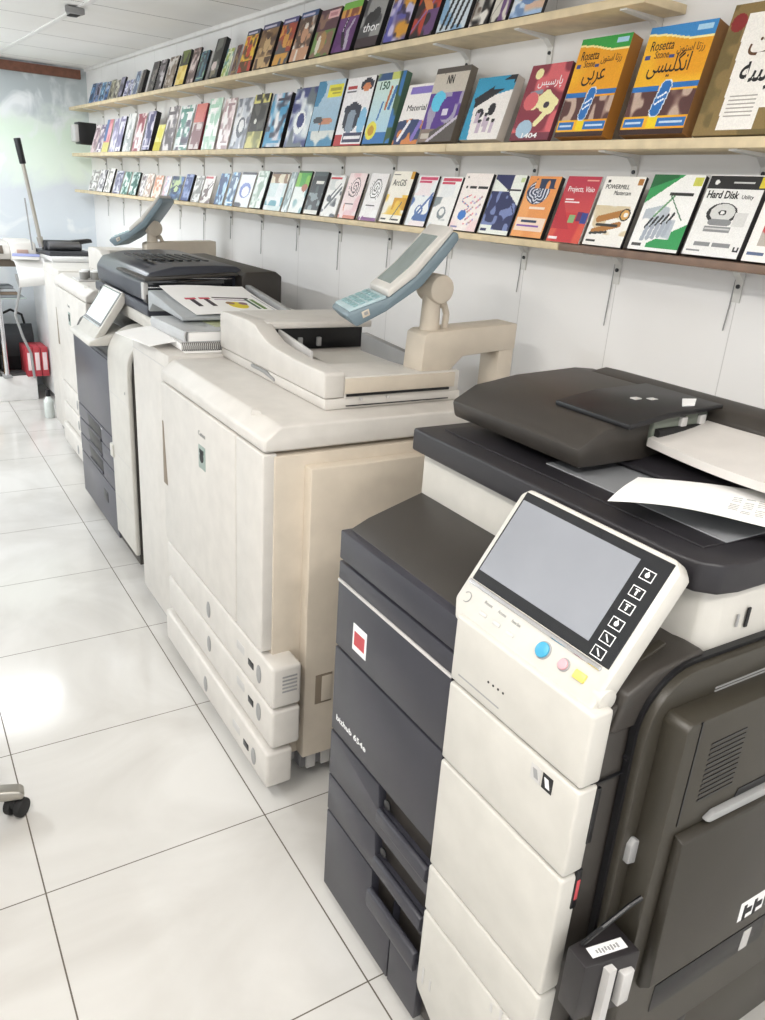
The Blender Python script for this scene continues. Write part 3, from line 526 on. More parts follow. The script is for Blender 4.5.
TABLE = [
('t',6.550,0.121,0.006,0.140,'photo','3f6f9c 8fb4d8 1d3350','blue'),
('t',6.420,0.125,0.006,0.136,'photo','c9c3e0 6f86b0 20222e','lilac and black'),
('t',6.294,0.113,0.006,0.130,'photo','4e8fc0 a9cfe6 23415e','sky blue'),
('t',6.184,0.097,0.006,0.126,'photo','3d6aa0 b9c6dc 20283c','navy and white'),
('t',6.066,0.106,0.006,0.130,'photo','26241f 6d6a55 b9b59c','dark olive'),
('t',5.963,0.091,0.006,0.120,'photo','3a372f 8c8672 cfcaba','grey brown'),
('t',5.863,0.089,0.013,0.130,'photo','23211e 4a4660 8d8aa0','black and violet'),
('t',5.745,0.086,0.006,0.100,'photo','b9b7d6 e2e2ee 56567a','pale lilac'),
('t',5.651,0.083,0.006,0.100,'photo','8d90bd dcdcea 2f3350','violet grey'),
('t',5.550,0.091,0.006,0.144,'photo','9fb6cf e6ecf2 44506a','pale blue'),
('t',5.451,0.069,0.022,0.138,'photo','2a241e 5c5144 16130f','black'),
('t',5.236,0.111,0.009,0.174,'photo','4b443f 8b857f 1f1b1a','charcoal'),
('t',5.094,0.114,0.012,0.172,'photo','6d6468 c8c2c4 2c2628','grey'),
('t',4.910,0.142,0.012,0.174,'photo','5a4632 9b8a78 d8d2cc','brown and cream'),
('t',4.736,0.133,0.017,0.188,'yellowtop','e0c04a 6a7a2e 2c2a1c','golden yellow'),
('t',4.587,0.111,0.011,0.186,'photo','b49a94 e2d4cf 5c4844','pinkish tan'),
('t',4.452,0.113,0.014,0.156,'photo','3f6a80 8fb89a 2a3440','teal'),
('t',4.265,0.119,0.024,0.198,'darktall','2c2c28 6d6f68 d8c8c4','tall black'),
('t',4.121,0.093,0.006,0.136,'photo','9fae4c 4a8aa0 e4e6c8','lime and blue'),
('t',4.036,0.060,0.006,0.142,'photo','6d3a3a a08a5a 3a2020','maroon'),
('t',3.871,0.142,0.015,0.194,'captop','e8c030 c0402c 5a3a14 2c3a5c','yellow with red foot'),
('t',3.669,0.174,0.018,0.200,'captop','8a6a44 c8a878 4a3020 3a3f6a','sepia crowd scene'),
('t',3.493,0.146,0.017,0.200,'captop','a8442c d8a048 57585c 4a4a80','red and gold hero'),
('t',3.321,0.153,0.019,0.204,'captop','5a4438 c89878 e8e0d4 3f5a88','portrait of a woman'),
('t',3.129,0.166,0.019,0.188,'labeltop','5a3a44 8a6a58 6a8a48 e8b8b8','plum with pink title box'),
('t',2.969,0.145,0.023,0.190,'purple','6a3a7a d8a050 b8b0c0 7ab84a','purple figure with green head band'),
('t',2.786,0.153,0.022,0.186,'thor','4a4a4c 9a9a98 e8e8e8','black and white bearded man'),
('t',2.601,0.145,0.022,0.178,'photo2','d89a30 5a58a8 2a2040 c8c0e0','gold over violet warriors'),
('t',2.445,0.133,0.017,0.172,'diag','b8402c 2a2024 d88a50 8a6aa0','red and black with slanting blade'),
('t',2.271,0.152,0.016,0.164,'stripes','d0dce4 1e2024 8ab0d0','pale blue with black strokes'),
('t',2.164,0.087,0.012,0.150,'photo2','1c1a1a c8c4bc 5a4a40 e8e4dc','black and ivory'),
('t',2.078,0.077,0.012,0.140,'diag','201e1c d8d4c8 4a443c a8a49a','black with white slash'),
('t',1.926,0.139,0.012,0.142,'photo2','a8c4e4 e4ecf4 6a88b4 d8b8a0','light blue sky'),
('m',6.566,0.137,0.006,0.204,'photo','e2ccd0 f2e8ea 9a7f88','white and rose'),
('m',6.421,0.132,0.006,0.200,'photo','e8dce2 f4eef0 7a6a88','white and mauve'),
('m',6.257,0.152,0.007,0.228,'redblue','d88a90 5a80b4 d8d080','half blue half pink'),
('m',6.092,0.128,0.006,0.228,'photo','d8d4e8 f0eef6 9a94b4','lavender white'),
('m',5.959,0.123,0.017,0.234,'photo','e2dff0 f2f0f8 8a86a8','bluish white'),
('m',5.738,0.176,0.007,0.246,'photo','e8e8e8 f4f4f2 b0b4b4','plain white'),
('m',5.530,0.176,0.007,0.238,'photo','f0e2e2 f6f2f0 a05a64','white with wine marks'),
('m',5.353,0.147,0.032,0.236,'photo','b8b4cc e4e0ec 5a5a80','lavender with thick dark spine'),
('m',5.159,0.129,0.006,0.158,'yellow','ece46a f4f0a0 d8cc40','short lemon yellow'),
('m',4.950,0.173,0.006,0.252,'photo','e8e2e4 f4f0ee 6a6468','white with grey portrait'),
('m',4.707,0.209,0.006,0.248,'photo','e4ecea f4f4f4 4a8a7a 5a5464','white and mint with dark foot'),
('m',4.527,0.157,0.017,0.244,'redtop','c84a50 d8ccca 8a6064','red headed'),
('m',4.316,0.174,0.006,0.262,'photo','f0f2ec fafaf6 a8cfb8','white and pale green'),
('m',4.139,0.150,0.006,0.252,'photo','f0e0e0 f6f2f0 a88a8c','blush white'),
('m',3.938,0.182,0.006,0.244,'photo2','c8ccd4 f0f0f0 6a6e78 a8aebc','silver grey'),
('m',3.757,0.175,0.010,0.250,'yellowblack','302e2a d8d080 8a8a50','black with yellow foot'),
('m',3.548,0.182,0.020,0.240,'photo2','e0dce4 4a9ac4 3a3a4c f4f4f4','white with blue swoosh'),
('m',3.310,0.198,0.010,0.250,'photo2','d0dae0 38407a f0f4f4 6a747c','white and navy'),
('m',3.083,0.223,0.010,0.264,'yellowbox','b8cfe0 4a8ab0 e8e040 c88a6a','light blue with yellow tab'),
('m',2.859,0.211,0.009,0.260,'carcover','f0eef0 2a3040 b83a3c 8ac0e0','white with black car seat and red corner'),
('m',2.661,0.187,0.027,0.256,'n150','a8cfe8 3a78b8 e8e050 3a5a38','green and blue with number 150'),
('m',2.485,0.157,0.006,0.212,'material','f4f0ee 8a7ac8 d88a50 3a4870','white with purple top band'),
('m',2.291,0.188,0.030,0.244,'nn','5a5450 c8c0b4 5a3a90 60c8e8','grey box with double N mark'),
('m',2.060,0.189,0.033,0.198,'bluesweep','3a9ac0 f0ece8 e0a068 2a2a30','blue and orange sweep with people'),
('m',1.836,0.168,0.016,0.220,'n1404','8a3a48 d86a70 f0e8b0 a8c4d8','wine red with number 1404'),
('m',1.631,0.183,0.044,0.262,'rosetta_g','f0b428 3aa04a 2a70b8 e8dcc0','orange with green top'),
('m',1.374,0.203,0.044,0.264,'rosetta_b','f0b428 3a88c8 2a70b8 e8dcc0','orange with blue top'),
('m',1.138,0.210,0.016,0.296,'goldwhite','8a7448 f4f0ea 2a2420 8a2a2a','white and antique gold'),
('b',6.634,0.198,0.006,0.160,'photo','dcdad8 f0eeee 8a8684','white with grey rings'),
('b',6.445,0.161,0.011,0.162,'photo','d8d4d8 eeeaec 77737a','white mottled'),
('b',6.253,0.166,0.013,0.172,'photo','e0dcd8 f2f0ee 8c8884','off white'),
('b',6.023,0.168,0.006,0.160,'photo','8a86a0 dcdce6 5a5a78','violet grey oval'),
('b',5.851,0.149,0.006,0.156,'photo','b8d0cc eaf4f0 3a6a60','mint with dark teal edge'),
('b',5.665,0.152,0.014,0.152,'photo','c8d8d4 f0f6f4 2a5a54','pale teal with black spine'),
('b',5.519,0.083,0.006,0.142,'photo','e4e0e0 f6f4f4 7a6a70','white'),
('b',5.380,0.130,0.006,0.150,'photo','eee6de f8f4ee c0a498','cream'),
('b',5.199,0.152,0.006,0.140,'photo','f0e2d4 f8f2ea d89a80','cream and coral'),
('b',5.063,0.099,0.006,0.138,'photo','e8bcc4 c4d4ea f4eef2','pink and pale blue'),
('b',4.849,0.197,0.006,0.140,'photo','6a8ac0 c8d8a8 38486a','blue and moss'),
('b',4.703,0.121,0.015,0.152,'photo','7a8fc0 a8b4d8 4a5a90','periwinkle'),
('b',4.542,0.122,0.006,0.148,'photo','f2f2f0 fafafa 9a9a98','white with small grey mark'),
('b',4.389,0.138,0.006,0.152,'redbar','efe6e6 f6f2f0 d06a70 8a7a7a','white with red top bar'),
('b',4.210,0.116,0.006,0.166,'photo','3f88c4 bcdcf0 2a4a7c','bright blue'),
('b',4.080,0.103,0.006,0.174,'photo','68aede e2f0f8 3a5a80','light blue and white'),
('b',3.890,0.171,0.008,0.176,'circle','eef2f4 6a80c8 c8ccd8 2a3040','white with blue ring'),
('b',3.747,0.126,0.016,0.182,'photo','dce8e0 f4f8f4 9ab4a4','pale sage'),
('b',3.538,0.176,0.008,0.180,'browntop','8a6844 e8eef0 4a98a8 e8e0c8','brown topped with teal sea'),
('b',3.462,0.060,0.006,0.182,'photo','e8f0f0 c8d8d8 8aa0a4','pale ice'),
('b',3.331,0.126,0.010,0.188,'greentop','4aa840 eef4f0 b06a50 88b0b4','green headed'),
('b',3.185,0.122,0.015,0.184,'darktitle','2c3438 8a989c e8e8e0','charcoal'),
('b',3.032,0.127,0.007,0.174,'redbar','d8dcdc f2f2f0 c83a44 5a6068','grey hands with red top bar'),
('b',2.877,0.134,0.009,0.184,'scribble','ecc8cc f4e2e2 5a4850 d88a78','blush pink with dark scribble'),
('b',2.722,0.128,0.008,0.186,'scribble','f2f0f0 fafafa 4a4a4c 8a5a90','white with purple swirl'),
('b',2.555,0.142,0.018,0.192,'arcgis','f6f2e6 f0c850 3a3a3c d8a030','cream with yellow map'),
('b',2.405,0.121,0.009,0.182,'redbar2','f4eaec f0f4f6 d04a70 5a78b0','white with raspberry top and blue ribbon'),
('b',2.271,0.119,0.009,0.180,'redbar2','eceff0 f6f6f4 d04a64 8a9498','pale grey with raspberry top'),
('b',2.121,0.142,0.013,0.192,'mouse','f8f0ec f6dcdc 2a2a2c 3a78c8','white with blue mouse drawing'),
('b',1.962,0.144,0.011,0.190,'bluelotus','2f3560 eef2ea 7a88b8 c8d8a0','navy and cream machine part'),
('b',1.812,0.138,0.017,0.186,'orangegears','e89a58 2a3a58 f4dcc8 d8dce8','orange with blue gears'),
('b',1.658,0.133,0.006,0.192,'projects','b83a50 d85a48 6a2a5a f4e8ea','crimson'),
('b',1.505,0.142,0.012,0.192,'powermill','f2f0ea b07a40 3a3a38 d8c8a8','white with brass fittings'),
('b',1.324,0.161,0.016,0.198,'greenrobot','f2f2f0 3a9a5a 2a6a40 b8c0c8','white with green corners'),
('b',1.154,0.158,0.020,0.198,'harddisk','ececea 2a2a2c 8a8c8e d8c840','white with black head band'),
('b',1.018,0.127,0.016,0.186,'last','f4f2ee 3a80c8 c04a50 b8b0a8','white with blue hexagon'),
]
SHW = {'t': 'top', 'm': 'middle', 'b': 'bottom'}
for i, (sh, vr, wd_, th, h, kind, pal, lab) in enumerate(TABLE):
    a = TABLE[i-1][7] if i and TABLE[i-1][0] == sh else None
    c = TABLE[i+1][7] if i+1 < len(TABLE) and TABLE[i+1][0] == sh else None
    s = 'case, %s, on the %s shelf' % (lab, SHW[sh])
    if a and vr > 1.9:
        t_ = s + ', right of the %s one' % a
        s = t_ if len(t_.split()) <= 16 else s
    elif a is None: s = s + ', at its far end'
    case(i, sh, vr, wd_, th, h, kind, pal, s)
# ------------------------------------------------------------------ office copiers
def touch_panel(t, x0, z0, y0, L_, lcd, btn=True, hgt=.245, screen=None):
    """tilted control panel; p runs along y from its right end, q runs up its slope"""
    e = Vector((.567, 0, .823)); n = Vector((-.823, 0, .567)); O = Vector((x0, y0, z0))
    M = Matrix(((0, e.x, n.x, O.x), (1, e.y, n.y, O.y), (0, e.z, n.z, O.z), (0, 0, 0, 1)))
    def W(p, q, k=0.0): return O + Vector((0, 1, 0))*p + e*q + n*k
    q0, q1 = -.092, hgt-.078
    b = MB(); b.M = M
    b.prism('z', [(.014, q0+.012), (.022, q0), (L_-.02, q0), (L_+.004, q0+.03), (L_+.004, q1-.014), (L_-.01, q1), (.03, q1), (.012, q1-.016)], -.034, 0, .006)
    pn = obj('control_panel', b, WHITE, t)
    b = MB(); b.M = M; b.cyl((.0105, q0+.036, -.0165), (.03, q0+.036, -.0165), .0172, n=32, bev=.0015); obj('hinge_cap', b, WHITE, pn)
    b = MB(); b.M = M; b.box(.026, L_-.008, -.018, q1-.008, -.001, .0016, .001, 1); obj('glass_face', b, GLOSS, pn)
    b = MB(); b.M = M; b.box(lcd[0], lcd[1], lcd[2], lcd[3], .001, .0024, .0005, 1); obj('screen', b, screen or LCD, pn)
    b = MB(); b.M = M; b.box(.036, L_-.006, -.027, -.0195, -.002, .004, .0015, 1); obj('pen_rail', b, CHROME, pn)
    if btn:
        keys = [(.127, 'o'), (.098, 'i'), (.072, '?'), (.044, 'a'), (.019, '/'), (-.005, 'x')]
        for q, ch in keys:
            b = MB(); b.M = M; b.box(.043, .066, q-.0085, q+.0085, .0012, .0022)
            fr = obj('touch_key', b, WINK, pn)
            b = MB(); b.M = M; b.box(.0444, .0646, q-.0071, q+.0071, .0012, .0026); k = obj('key_face', b, GLOSS, fr)
            b = MB(); b.M = M
            if ch in 'oa': b.cyl((.0545, q, .0024), (.0545, q, .003), .004, n=14); b.box(.0535, .0555, q+.001, q+.006, .0024, .003)
            elif ch in 'i?': b.box(.0530, .0560, q-.005, q+.002, .0024, .003); b.box(.0505, .0585, q+.003, q+.005, .0024, .003)
            else: b.prism('z', [(.0490, q-.004), (.0510, q-.005), (.0600, q+.004), (.0580, q+.005)], .0024, .003)
            obj('key_symbol', b, WINK, fr)
        for p, r, h, nm, lb in ((.138, .0125, '3f9cc0', 'start_button', 'round blue start button'), (.093, .0085, 'd8a0a8', 'stop_button', 'round pink stop button')):
            b = MB(); b.M = M; b.cyl((p, -.049, -.002), (p, -.049, .002), r+.002, n=26, bev=.0006); bz = obj('button_rim', b, GREY, pn)
            b = MB(); b.M = M; b.cyl((p, -.049, .001), (p, -.049, .006), r, n=26, bev=.0015); obj(nm, b, mat(nm, h, .35), pn, lb)
        b = MB(); b.M = M; b.box(.048, .07, -.056, -.042, -.001, .005, .002); obj('reset_button', b, mat('reset_button', 'e8d26a', .35), pn, 'yellow reset button')
        b = MB(); b.M = M
        for k in range(22):
            a0, a1 = .6+k*.2, .6+(k+1)*.2
            b.cyl((.331+.009*math.cos(a0), -.05+.009*math.sin(a0), .0006), (.331+.009*math.cos(a1), -.05+.009*math.sin(a1), .0006), .0008, n=6)
        obj('reader_ring', b, GREY, pn)
        for k, s_ in enumerate(('Reset', 'Access', 'Power Save')):
            lettering('key_caption', s_, W(.29-.035*k, -.042, .0004), (0, -1, 0), e, .008, GREY, pn, .02, .0004)
            b = MB(); b.M = M; b.box(.27-.035*k, .288-.035*k, -.062, -.056, -.001, .002, .0008); obj('small_key', b, LGREY, pn)
    return pn
SEAM = .003
def recess_front(y0, y1, z0, z1, ny0, ny1, nz0):          # front plate outline in (y,z) with a notch at its top edge
    return [(y0, z0), (y1, z0), (y1, z1), (ny1, z1), (ny1-.008, nz0), (ny0+.01, nz0), (ny0, nz0+.014), (ny0, z1), (y0, z1)]

# ---- the near copier
t = thing('office_copier', 'nearest copier, charcoal doors beside ivory front with a big touch panel', 'copier', (.775, .605, 0), 0, 'office copiers along the wall')
P1 = t
b = MB(); b.prism('y', [(.016, .03), (.016, 1.03), (.06, 1.05), (.20, 1.092), (.22, 1.07), (.795, 1.07), (.795, .03)], .006, .748, .004); body = obj('body', b, DARK, t)
b = MB(); b.box(.05, .76, .05, .72, .0, .035, .004); obj('plinth', b, BLACK, t)
# ivory front
for z0, z1 in ((.095, .364), (.370, .484), (.490, .740), (.746, .910), (.916, 1.045)):
    pts = [(0, z0), (.323, z0), (.323, z1), (0, z1)]
    if z0 == .095: pts = [(0, .095), (.235, .100), (.262, .110), (.316, .145), (.323, .16), (.323, z1), (0, z1)]
    b = MB(); b.prism('x', pts, -.012, .03, .006, 3); obj('front_panel', b, WHITE, t)
b = MB(); b.box(-.0122, .01, .19, .3, .935, .938); obj('panel_groove', b, GREY, body)
b = MB()
for k in range(4): b.cyl((-.0118, .222-.0125*k, .968+.0005*k), (-.0128, .222-.0125*k, .968+.0005*k), .0022, n=8)
obj('speaker_dots', b, INK, body)  # row of small dark speaker dots
for yy, m in ((.062, INK), (.088, LGREY)):
    b = MB(); b.box(-.0128, -.0115, yy-.011, yy+.011, .868, .896); s_ = obj('rating_label', b, m, t)
    b = MB(); b.prism('x', [(yy-.007, .874), (yy+.002, .874), (yy+.007, .890), (yy-.002, .890)], -.0134, -.0126); obj('label_mark', b, WINK if m is INK else GREY, s_)
for yy, zz, hh in ((.30, .20, .045), (.275, .20, .03), (.10, .345, .02), (.075, .34, .05)):
    b = MB(); b.box(-.0128, -.01, yy-.003, yy+.003, zz-hh/2, zz+hh/2); obj('front_mark', b, LGREY, t)
# charcoal front: base door, two paper drawers, toner door, upper doors
b = MB(); b.prism('x', recess_front(.327, .437, .03, .270, .327-.02, .4371, .19)[0:3] + [(.437, .270), (.4369, .19), (.327, .19)], -.004, .03, .002); obj('base_door', b, CHAR, t)
b = MB(); b.prism('x', [(.441, .03), (.752, .03), (.752, .270), (.532, .270), (.526, .19), (.441, .19)], -.004, .03, .002); bd = obj('base_door', b, CHAR, t)
b = MB(); b.prism('y', [(-.014, .170), (-.018, .190), (-.016, .222), (-.004, .226), (.01, .20), (.01, .168)], .335, .530, .003); obj('handle', b, CHAR, bd)
for z0, z1, nz in ((.276, .381, .318), (.387, .512, .452)):
    b = MB(); b.prism('x', recess_front(.327, .752, z0, z1, .330, .532, nz), -.004, .03, .002); d = obj('paper_drawer', b, CHAR, t)
    b = MB(); b.prism('y', [(-.004, nz-.035), (-.014, nz-.022), (-.012, nz+.004), (-.002, nz+.008), (.01, nz-.005), (.01, nz-.035)], .332, .522, .003); obj('handle', b, CHAR, d)
    b = MB(); b.cyl((.004, .50, nz+.03), (.0, .50, nz+.03), .012, n=18, bev=.001); obj('drawer_catch', b, BLACK, d)
for z0, z1 in ((.518, .743), (.749, .908), (.916, .958), (.964, 1.03)):
    b = MB(); b.box(-.004, .03, .327, .752, z0, z1, .003, 2); o = obj('front_door', b, CHAR, t)
b = MB(); b.box(-.006, .02, .327, .752, .909, .9145, .001); obj('trim_strip', b, LGREY, t)
lettering('maker_lettering', 'bizhub 654e', (-.0046, .728, .556), (0, -1, 0), (0, 0, 1), .021, WINK, t, .135, .0006, .012)
b = MB(); b.prism('x', [(.618, .778), (.675, .778), (.675, .842), (.618, .842)], -.0052, -.0038); st = obj('red_sticker', b, WINK, t, 'white and red warning sticker')
b = MB(); b.prism('x', [(.625, .792), (.668, .792), (.668, .826), (.625, .826)], -.0058, -.005); obj('sticker_print', b, mat('red_print', 'c04a50', .5), st)
# pillar beside the panel, side face, ivory collar, scanner bed
b = MB(); b.prism('y', [(.03, 1.0), (.05, 1.062), (.10, 1.085), (.20, 1.10), (.212, 1.09), (.212, 1.0)], -.002, .30, .006, 3); pil = obj('pillar', b, DARK, t)
b = MB(); b.prism('y', [(.075, 1.076), (.155, 1.106), (.160, 1.10), (.08, 1.07)], .03, .045, .003); obj('pillar_rib', b, DARK2, pil)
for x_, z_ in ((.08, .944), (.18, 1.078)):
    b = MB(); b.cyl((x_, -.0035, z_), (x_, .004, z_), .006, n=12); obj('screw', b, BLACK, pil if z_ > 1 else t)
b = MB(); b.prism('z', [(.195, .05), (.205, .02), (.235, .004), (.79, .0), (.79, .75), (.195, .75)], 1.045, 1.19, .006); col = obj('collar', b, WHITE, t)
for x_, y_, z_, sx_, sz_ in ((.30, -.0005, 1.13, .0035, .017), (.275, -.0005, 1.13, .002, .011)):
    b = MB(); b.box(x_-sx_, x_+sx_, y_-.001, y_+.002, z_-sz_, z_+sz_, .0005, 1); obj('collar_slot', b, INK if sx_ > .003 else GREY, col)
b = MB(); b.box(.1945, .197, .082, .090, 1.145, 1.168); obj('collar_slot', b, GREY, col)
b = MB(); b.prism('z', [(.168, .06), (.176, .02), (.20, -.004), (.24, -.012), (.81, -.012), (.81, .76), (.168, .76)], 1.19, 1.240, .006, 3); bed = obj('scanner_bed', b, SCAN, t)
b = MB(); b.prism('z', [(.222, .05), (.80, .02), (.80, .72), (.222, .72)], 1.2395, 1.2425, .001, 1); obj('bed_rim', b, SCAN, bed)
b = MB(); b.box(.27, .62, .045, .45, 1.242, 1.2445, .0008, 1); obj('platen_glass', b, mat('platen_glass', '8b8d90', .08, var=.08, scale=2), bed)
# document feeder lid
b = MB(); b.prism('y', [(.40, 1.246), (.40, 1.256), (.44, 1.268), (.79, 1.29), (.79, 1.246)], -.02, .74, .006); lid = obj('feeder_lid', b, SCAN, t)
b = MB(); b.prism('y', [(.26, 1.262), (.25, 1.30), (.31, 1.332), (.42, 1.348), (.60, 1.356), (.66, 1.35), (.78, 1.32), (.79, 1.26)], .355, .742, .008); fd = obj('feeder', b, DARK, t)
b = MB(); b.prism('y', [(.34, 1.336), (.44, 1.349), (.60, 1.357), (.60, 1.366), (.44, 1.362), (.34, 1.347)], .325, .52, .003); fc = obj('feeder_cover', b, BLACK, fd)
b = MB(); b.prism('z', [(.50, .345), (.53, .340), (.58, .375), (.55, .385)], 1.3645, 1.3672); obj('feeder_label', b, WINK, fc)
for x_, y_ in ((.455, .42), (.485, .405)):
    b = MB(); b.box(x_, x_+.018, y_, y_+.014, 1.3600, 1.3645); obj('feeder_label', b, LGREY, fc)
b = MB(); b.box(.43, .585, .345, .36, 1.29, 1.348, .004); rw = obj('roller_window', b, mat('green_grey_plastic', '6f756b', .4), fd)
for x_ in (.50, .555):
    b = MB(); b.box(x_, x_+.018, .338, .35, 1.30, 1.345, .003); obj('roller_bracket', b, LGREY, rw)
b = MB(); b.cyl((.435, .341, 1.318), (.58, .341, 1.318), .009, n=14); obj('feed_roller', b, RUBBER, rw)
b = MB(); b.prism('y', [(.60, 1.29), (.585, 1.335), (.61, 1.355), (.66, 1.362), (.72, 1.350), (.79, 1.31), (.79, 1.29)], -.14, .70, .008, 3); obj('feeder_hinge_cover', b, DARK, t)
def tray(a, c):
    y = .345-.52*a; x = .42+.17*c
    return (x-.03*a*(1-c), y, 1.310+.030*a*a+.02*c - .010*math.sin(a*PI)*(1-c))
b = MB(); b.sheet(tray, 18, 6, .016); tr = obj('document_tray', b, TRAYG, t)
b = MB(); b.prism('x', [(.16, 1.345), (.10, 1.366), (.02, 1.372), (.02, 1.340)], .535, .545, .002); obj('tray_guide', b, LGREY, tr)
b = MB(); b.cyl((.46, .06, 1.335), (.46, .06, 1.347), .008, n=12); b.box(.445, .48, .05, .056, 1.335, 1.345, .001); obj('paper_stop', b, LGREY, tr)
# right side: bypass door, duplex box, folded tray
def arc(cx_, cz_, r, a0, a1, n): return [(cx_+r*math.cos(a0+(a1-a0)*i/n), cz_+r*math.sin(a0+(a1-a0)*i/n)) for i in range(n+1)]
b = MB(); b.prism('y', [(.09, .25)] + [(.082, .98)] + arc(.18, .985, .098, PI, PI/2, 8) + [(.79, 1.083), (.79, .25)], -.022, .004, .004); sd = obj('side_door', b, DARK2, t)
b = MB(); b.prism('y', [(.084, .24)] + [(.076, .98)] + arc(.18, .985, .105, PI, PI/2, 8) + [(.79, 1.0895), (.79, .24)], -.008, .0035); obj('door_gap', b, BLACK, sd)
b = MB()
for k in range(7): b.box(.225, .60, -.0232, -.0215, 1.002+.0055*k, 1.0045+.0055*k)
obj('side_louvres', b, GREY, sd)
b = MB(); b.box(.025, .088, -.0005, .004, .914, .917); obj('side_seam', b, BLACK, t)
b = MB(); b.box(.025, .035, -.0015, .004, .80, .905, .001); obj('side_latch', b, BLACK, t)
b = MB(); b.box(.018, .030, -.0025, .004, .67, .75, .002); l_ = obj('side_latch', b, BLACK, t)
b = MB(); b.box(.020, .027, -.0035, -.002, .69, .73, .001); obj('latch_mark', b, mat('red_print', 'c04a50', .5), l_)
b = MB(); b.prism('y', [(.093, .755), (.093, .79), (.102, .80), (.112, .795), (.112, .75)], -.032, -.02, .002); obj('side_clip', b, GREY, sd)
b = MB(); b.prism('y', [(.108, .30), (.112, 1.018), (.122, 1.03), (.79, 1.03), (.79, .30)], -.066, -.020, .005); dx = obj('duplex_unit', b, DARK2, t)
b = MB(); b.box(.140, .143, -.0675, -.065, .84, 1.03); obj('duplex_seam', b, BLACK, dx)
b = MB()
for k in range(12): b.prism('y', [(.178, .872+.0095*k), (.262, .874+.0095*k), (.262, .8775+.0095*k), (.178, .8755+.0095*k)], -.0672, -.0655)
obj('duplex_louvres', b, BLACK, dx)
b = MB(); b.prism('y', [(.265, .80), (.285, .855), (.60, .855), (.60, .80)], -.0675, -.0655); obj('grip_recess', b, BLACK, dx)
b = MB(); b.prism('y', [(.20, .832), (.21, .826), (.62, .815), (.62, .835), (.22, .842)], -.078, -.066, .003); obj('grip_bar', b, GREY, dx)
b = MB(); b.prism('x', [(-.066, .825), (-.084, .818), (-.092, .52), (-.075, .50), (-.066, .50)], .140, .62, .004); ft = obj('bypass_tray', b, mat('olive_dark_plastic', '2d2922', .38, bump=.1, bscale=400), t)
for k, x_ in enumerate((.36, .442)):
    b = MB(); b.prism('x', [(-.0915, .535), (-.0905, .59), (-.0895, .59), (-.0905, .535)], x_, x_+.072); st = obj('tray_sticker', b, WINK, ft, 'white sticker printed in black')
    for j in range(2):
        b = MB(); b.prism('x', [(-.0923, .545), (-.0914, .58), (-.0906, .58), (-.0915, .545)], x_+.012+.03*j, x_+.02+.03*j); obj('sticker_print', b, INK, st)
        b = MB(); b.prism('x', [(-.0921, .558), (-.0916, .57), (-.0908, .57), (-.0913, .558)], x_+.012+.03*j, x_+.036+.03*j); obj('sticker_print', b, INK, st)
b = MB(); b.prism('y', [(.09, .03), (.09, .25), (.79, .25), (.79, .03)], -.03, .004, .004); lo_ = obj('lower_side_cover', b, DARK2, t)
b = MB(); b.box(.20, .52, -.0675, -.0655, .395, .46, .002); rc = obj('hand_recess', b, BLACK, dx)
b = MB(); b.box(.45, .475, -.069, -.066, .40, .45, .002); obj('recess_catch', b, LGREY, rc)
b = MB(); b.box(.30, .40, -.0335, -.029, .19, .235, .003); obj('cable_port', b, BLACK, lo_)
touch_panel(t, .042, 1.109, 0.0, .352, (.079, .340, .001, .144))
# counter box hooked to the side
kb = thing('counter_box', 'small black box with white label clipped to the near copier side', 'counter box', (.775+.040, .605, .57), 0)
b = MB(); b.prism('z', [(-.045, -.068), (.056, -.088), (.060, -.026), (-.042, -.026)], -.06, .058, .004); cb = obj('box_shell', b, mat('black_box', '232022', .45), kb)
b = MB(); b.prism('z', [(-.022, -.061), (.042, -.073), (.045, -.055), (-.019, -.043)], .058, .0592); lb_ = obj('box_label', b, WINK, kb, 'white printed label')
b = MB(); b.M = Matrix.Translation((-.010, -.0555, .0590)) @ Matrix.Rotation(-.18, 4, 'Z')
for k in range(8): b.box(.0055*k, .0055*k+.0035, -.003-.0012*(k % 3), .003+.0012*(k % 2), 0, .0005)
obj('label_print', b, GREY, lb_)
b = MB(); b.prism('x', [(-.0885, -.07), (-.0755, -.07), (-.0755, .05), (-.0885, .05)], -.012, .004); b.M = None; obj('box_strip', b, LGREY, kb)
b = MB(); b.box(.020, .045, -.0935, -.078, -.04, .03, .003); obj('box_window', b, LGREY, kb)
b = MB(); b.tube([(-.02, -.035, .06), (.0, -.05, .10), (.05, -.055, .125), (.095, -.06, .14)], .004, 8); obj('box_cable', b, BLACK, kb)
# loose printed sheet hanging out under the document tray
def loose(a, c):
    p = Vector((.158, .190, 1.276)) + Vector((.62, -.785, 0))*(.40*a) + Vector((.88, .47, 0))*(.21*c)
    p.z += .012*a + .004*math.sin(2.2*PI*a) - .014*c*(1-.3*a) + .003*math.sin(6*a+4*c); return p
b = MB(); b.sheet(loose, 26, 14, .0008); ls = obj('loose_sheet', b, PAPER); ls.location = (.775, .605, 0)
tag(ls, 'curled white printed sheet sticking out under the nearest copier document tray', 'paper')
b = MB()
for k in range(9):
    for j in range(7):
        a, c = .42+.05*j, .25+.055*k
        if (j*3+k) % 5: b.cyl(Vector(loose(a, c))+Vector((0, 0, .0006)), Vector(loose(a+.036, c))+Vector((0, 0, .0006)), .0006, n=4)
obj('printed_lines', b, GREY, ls)

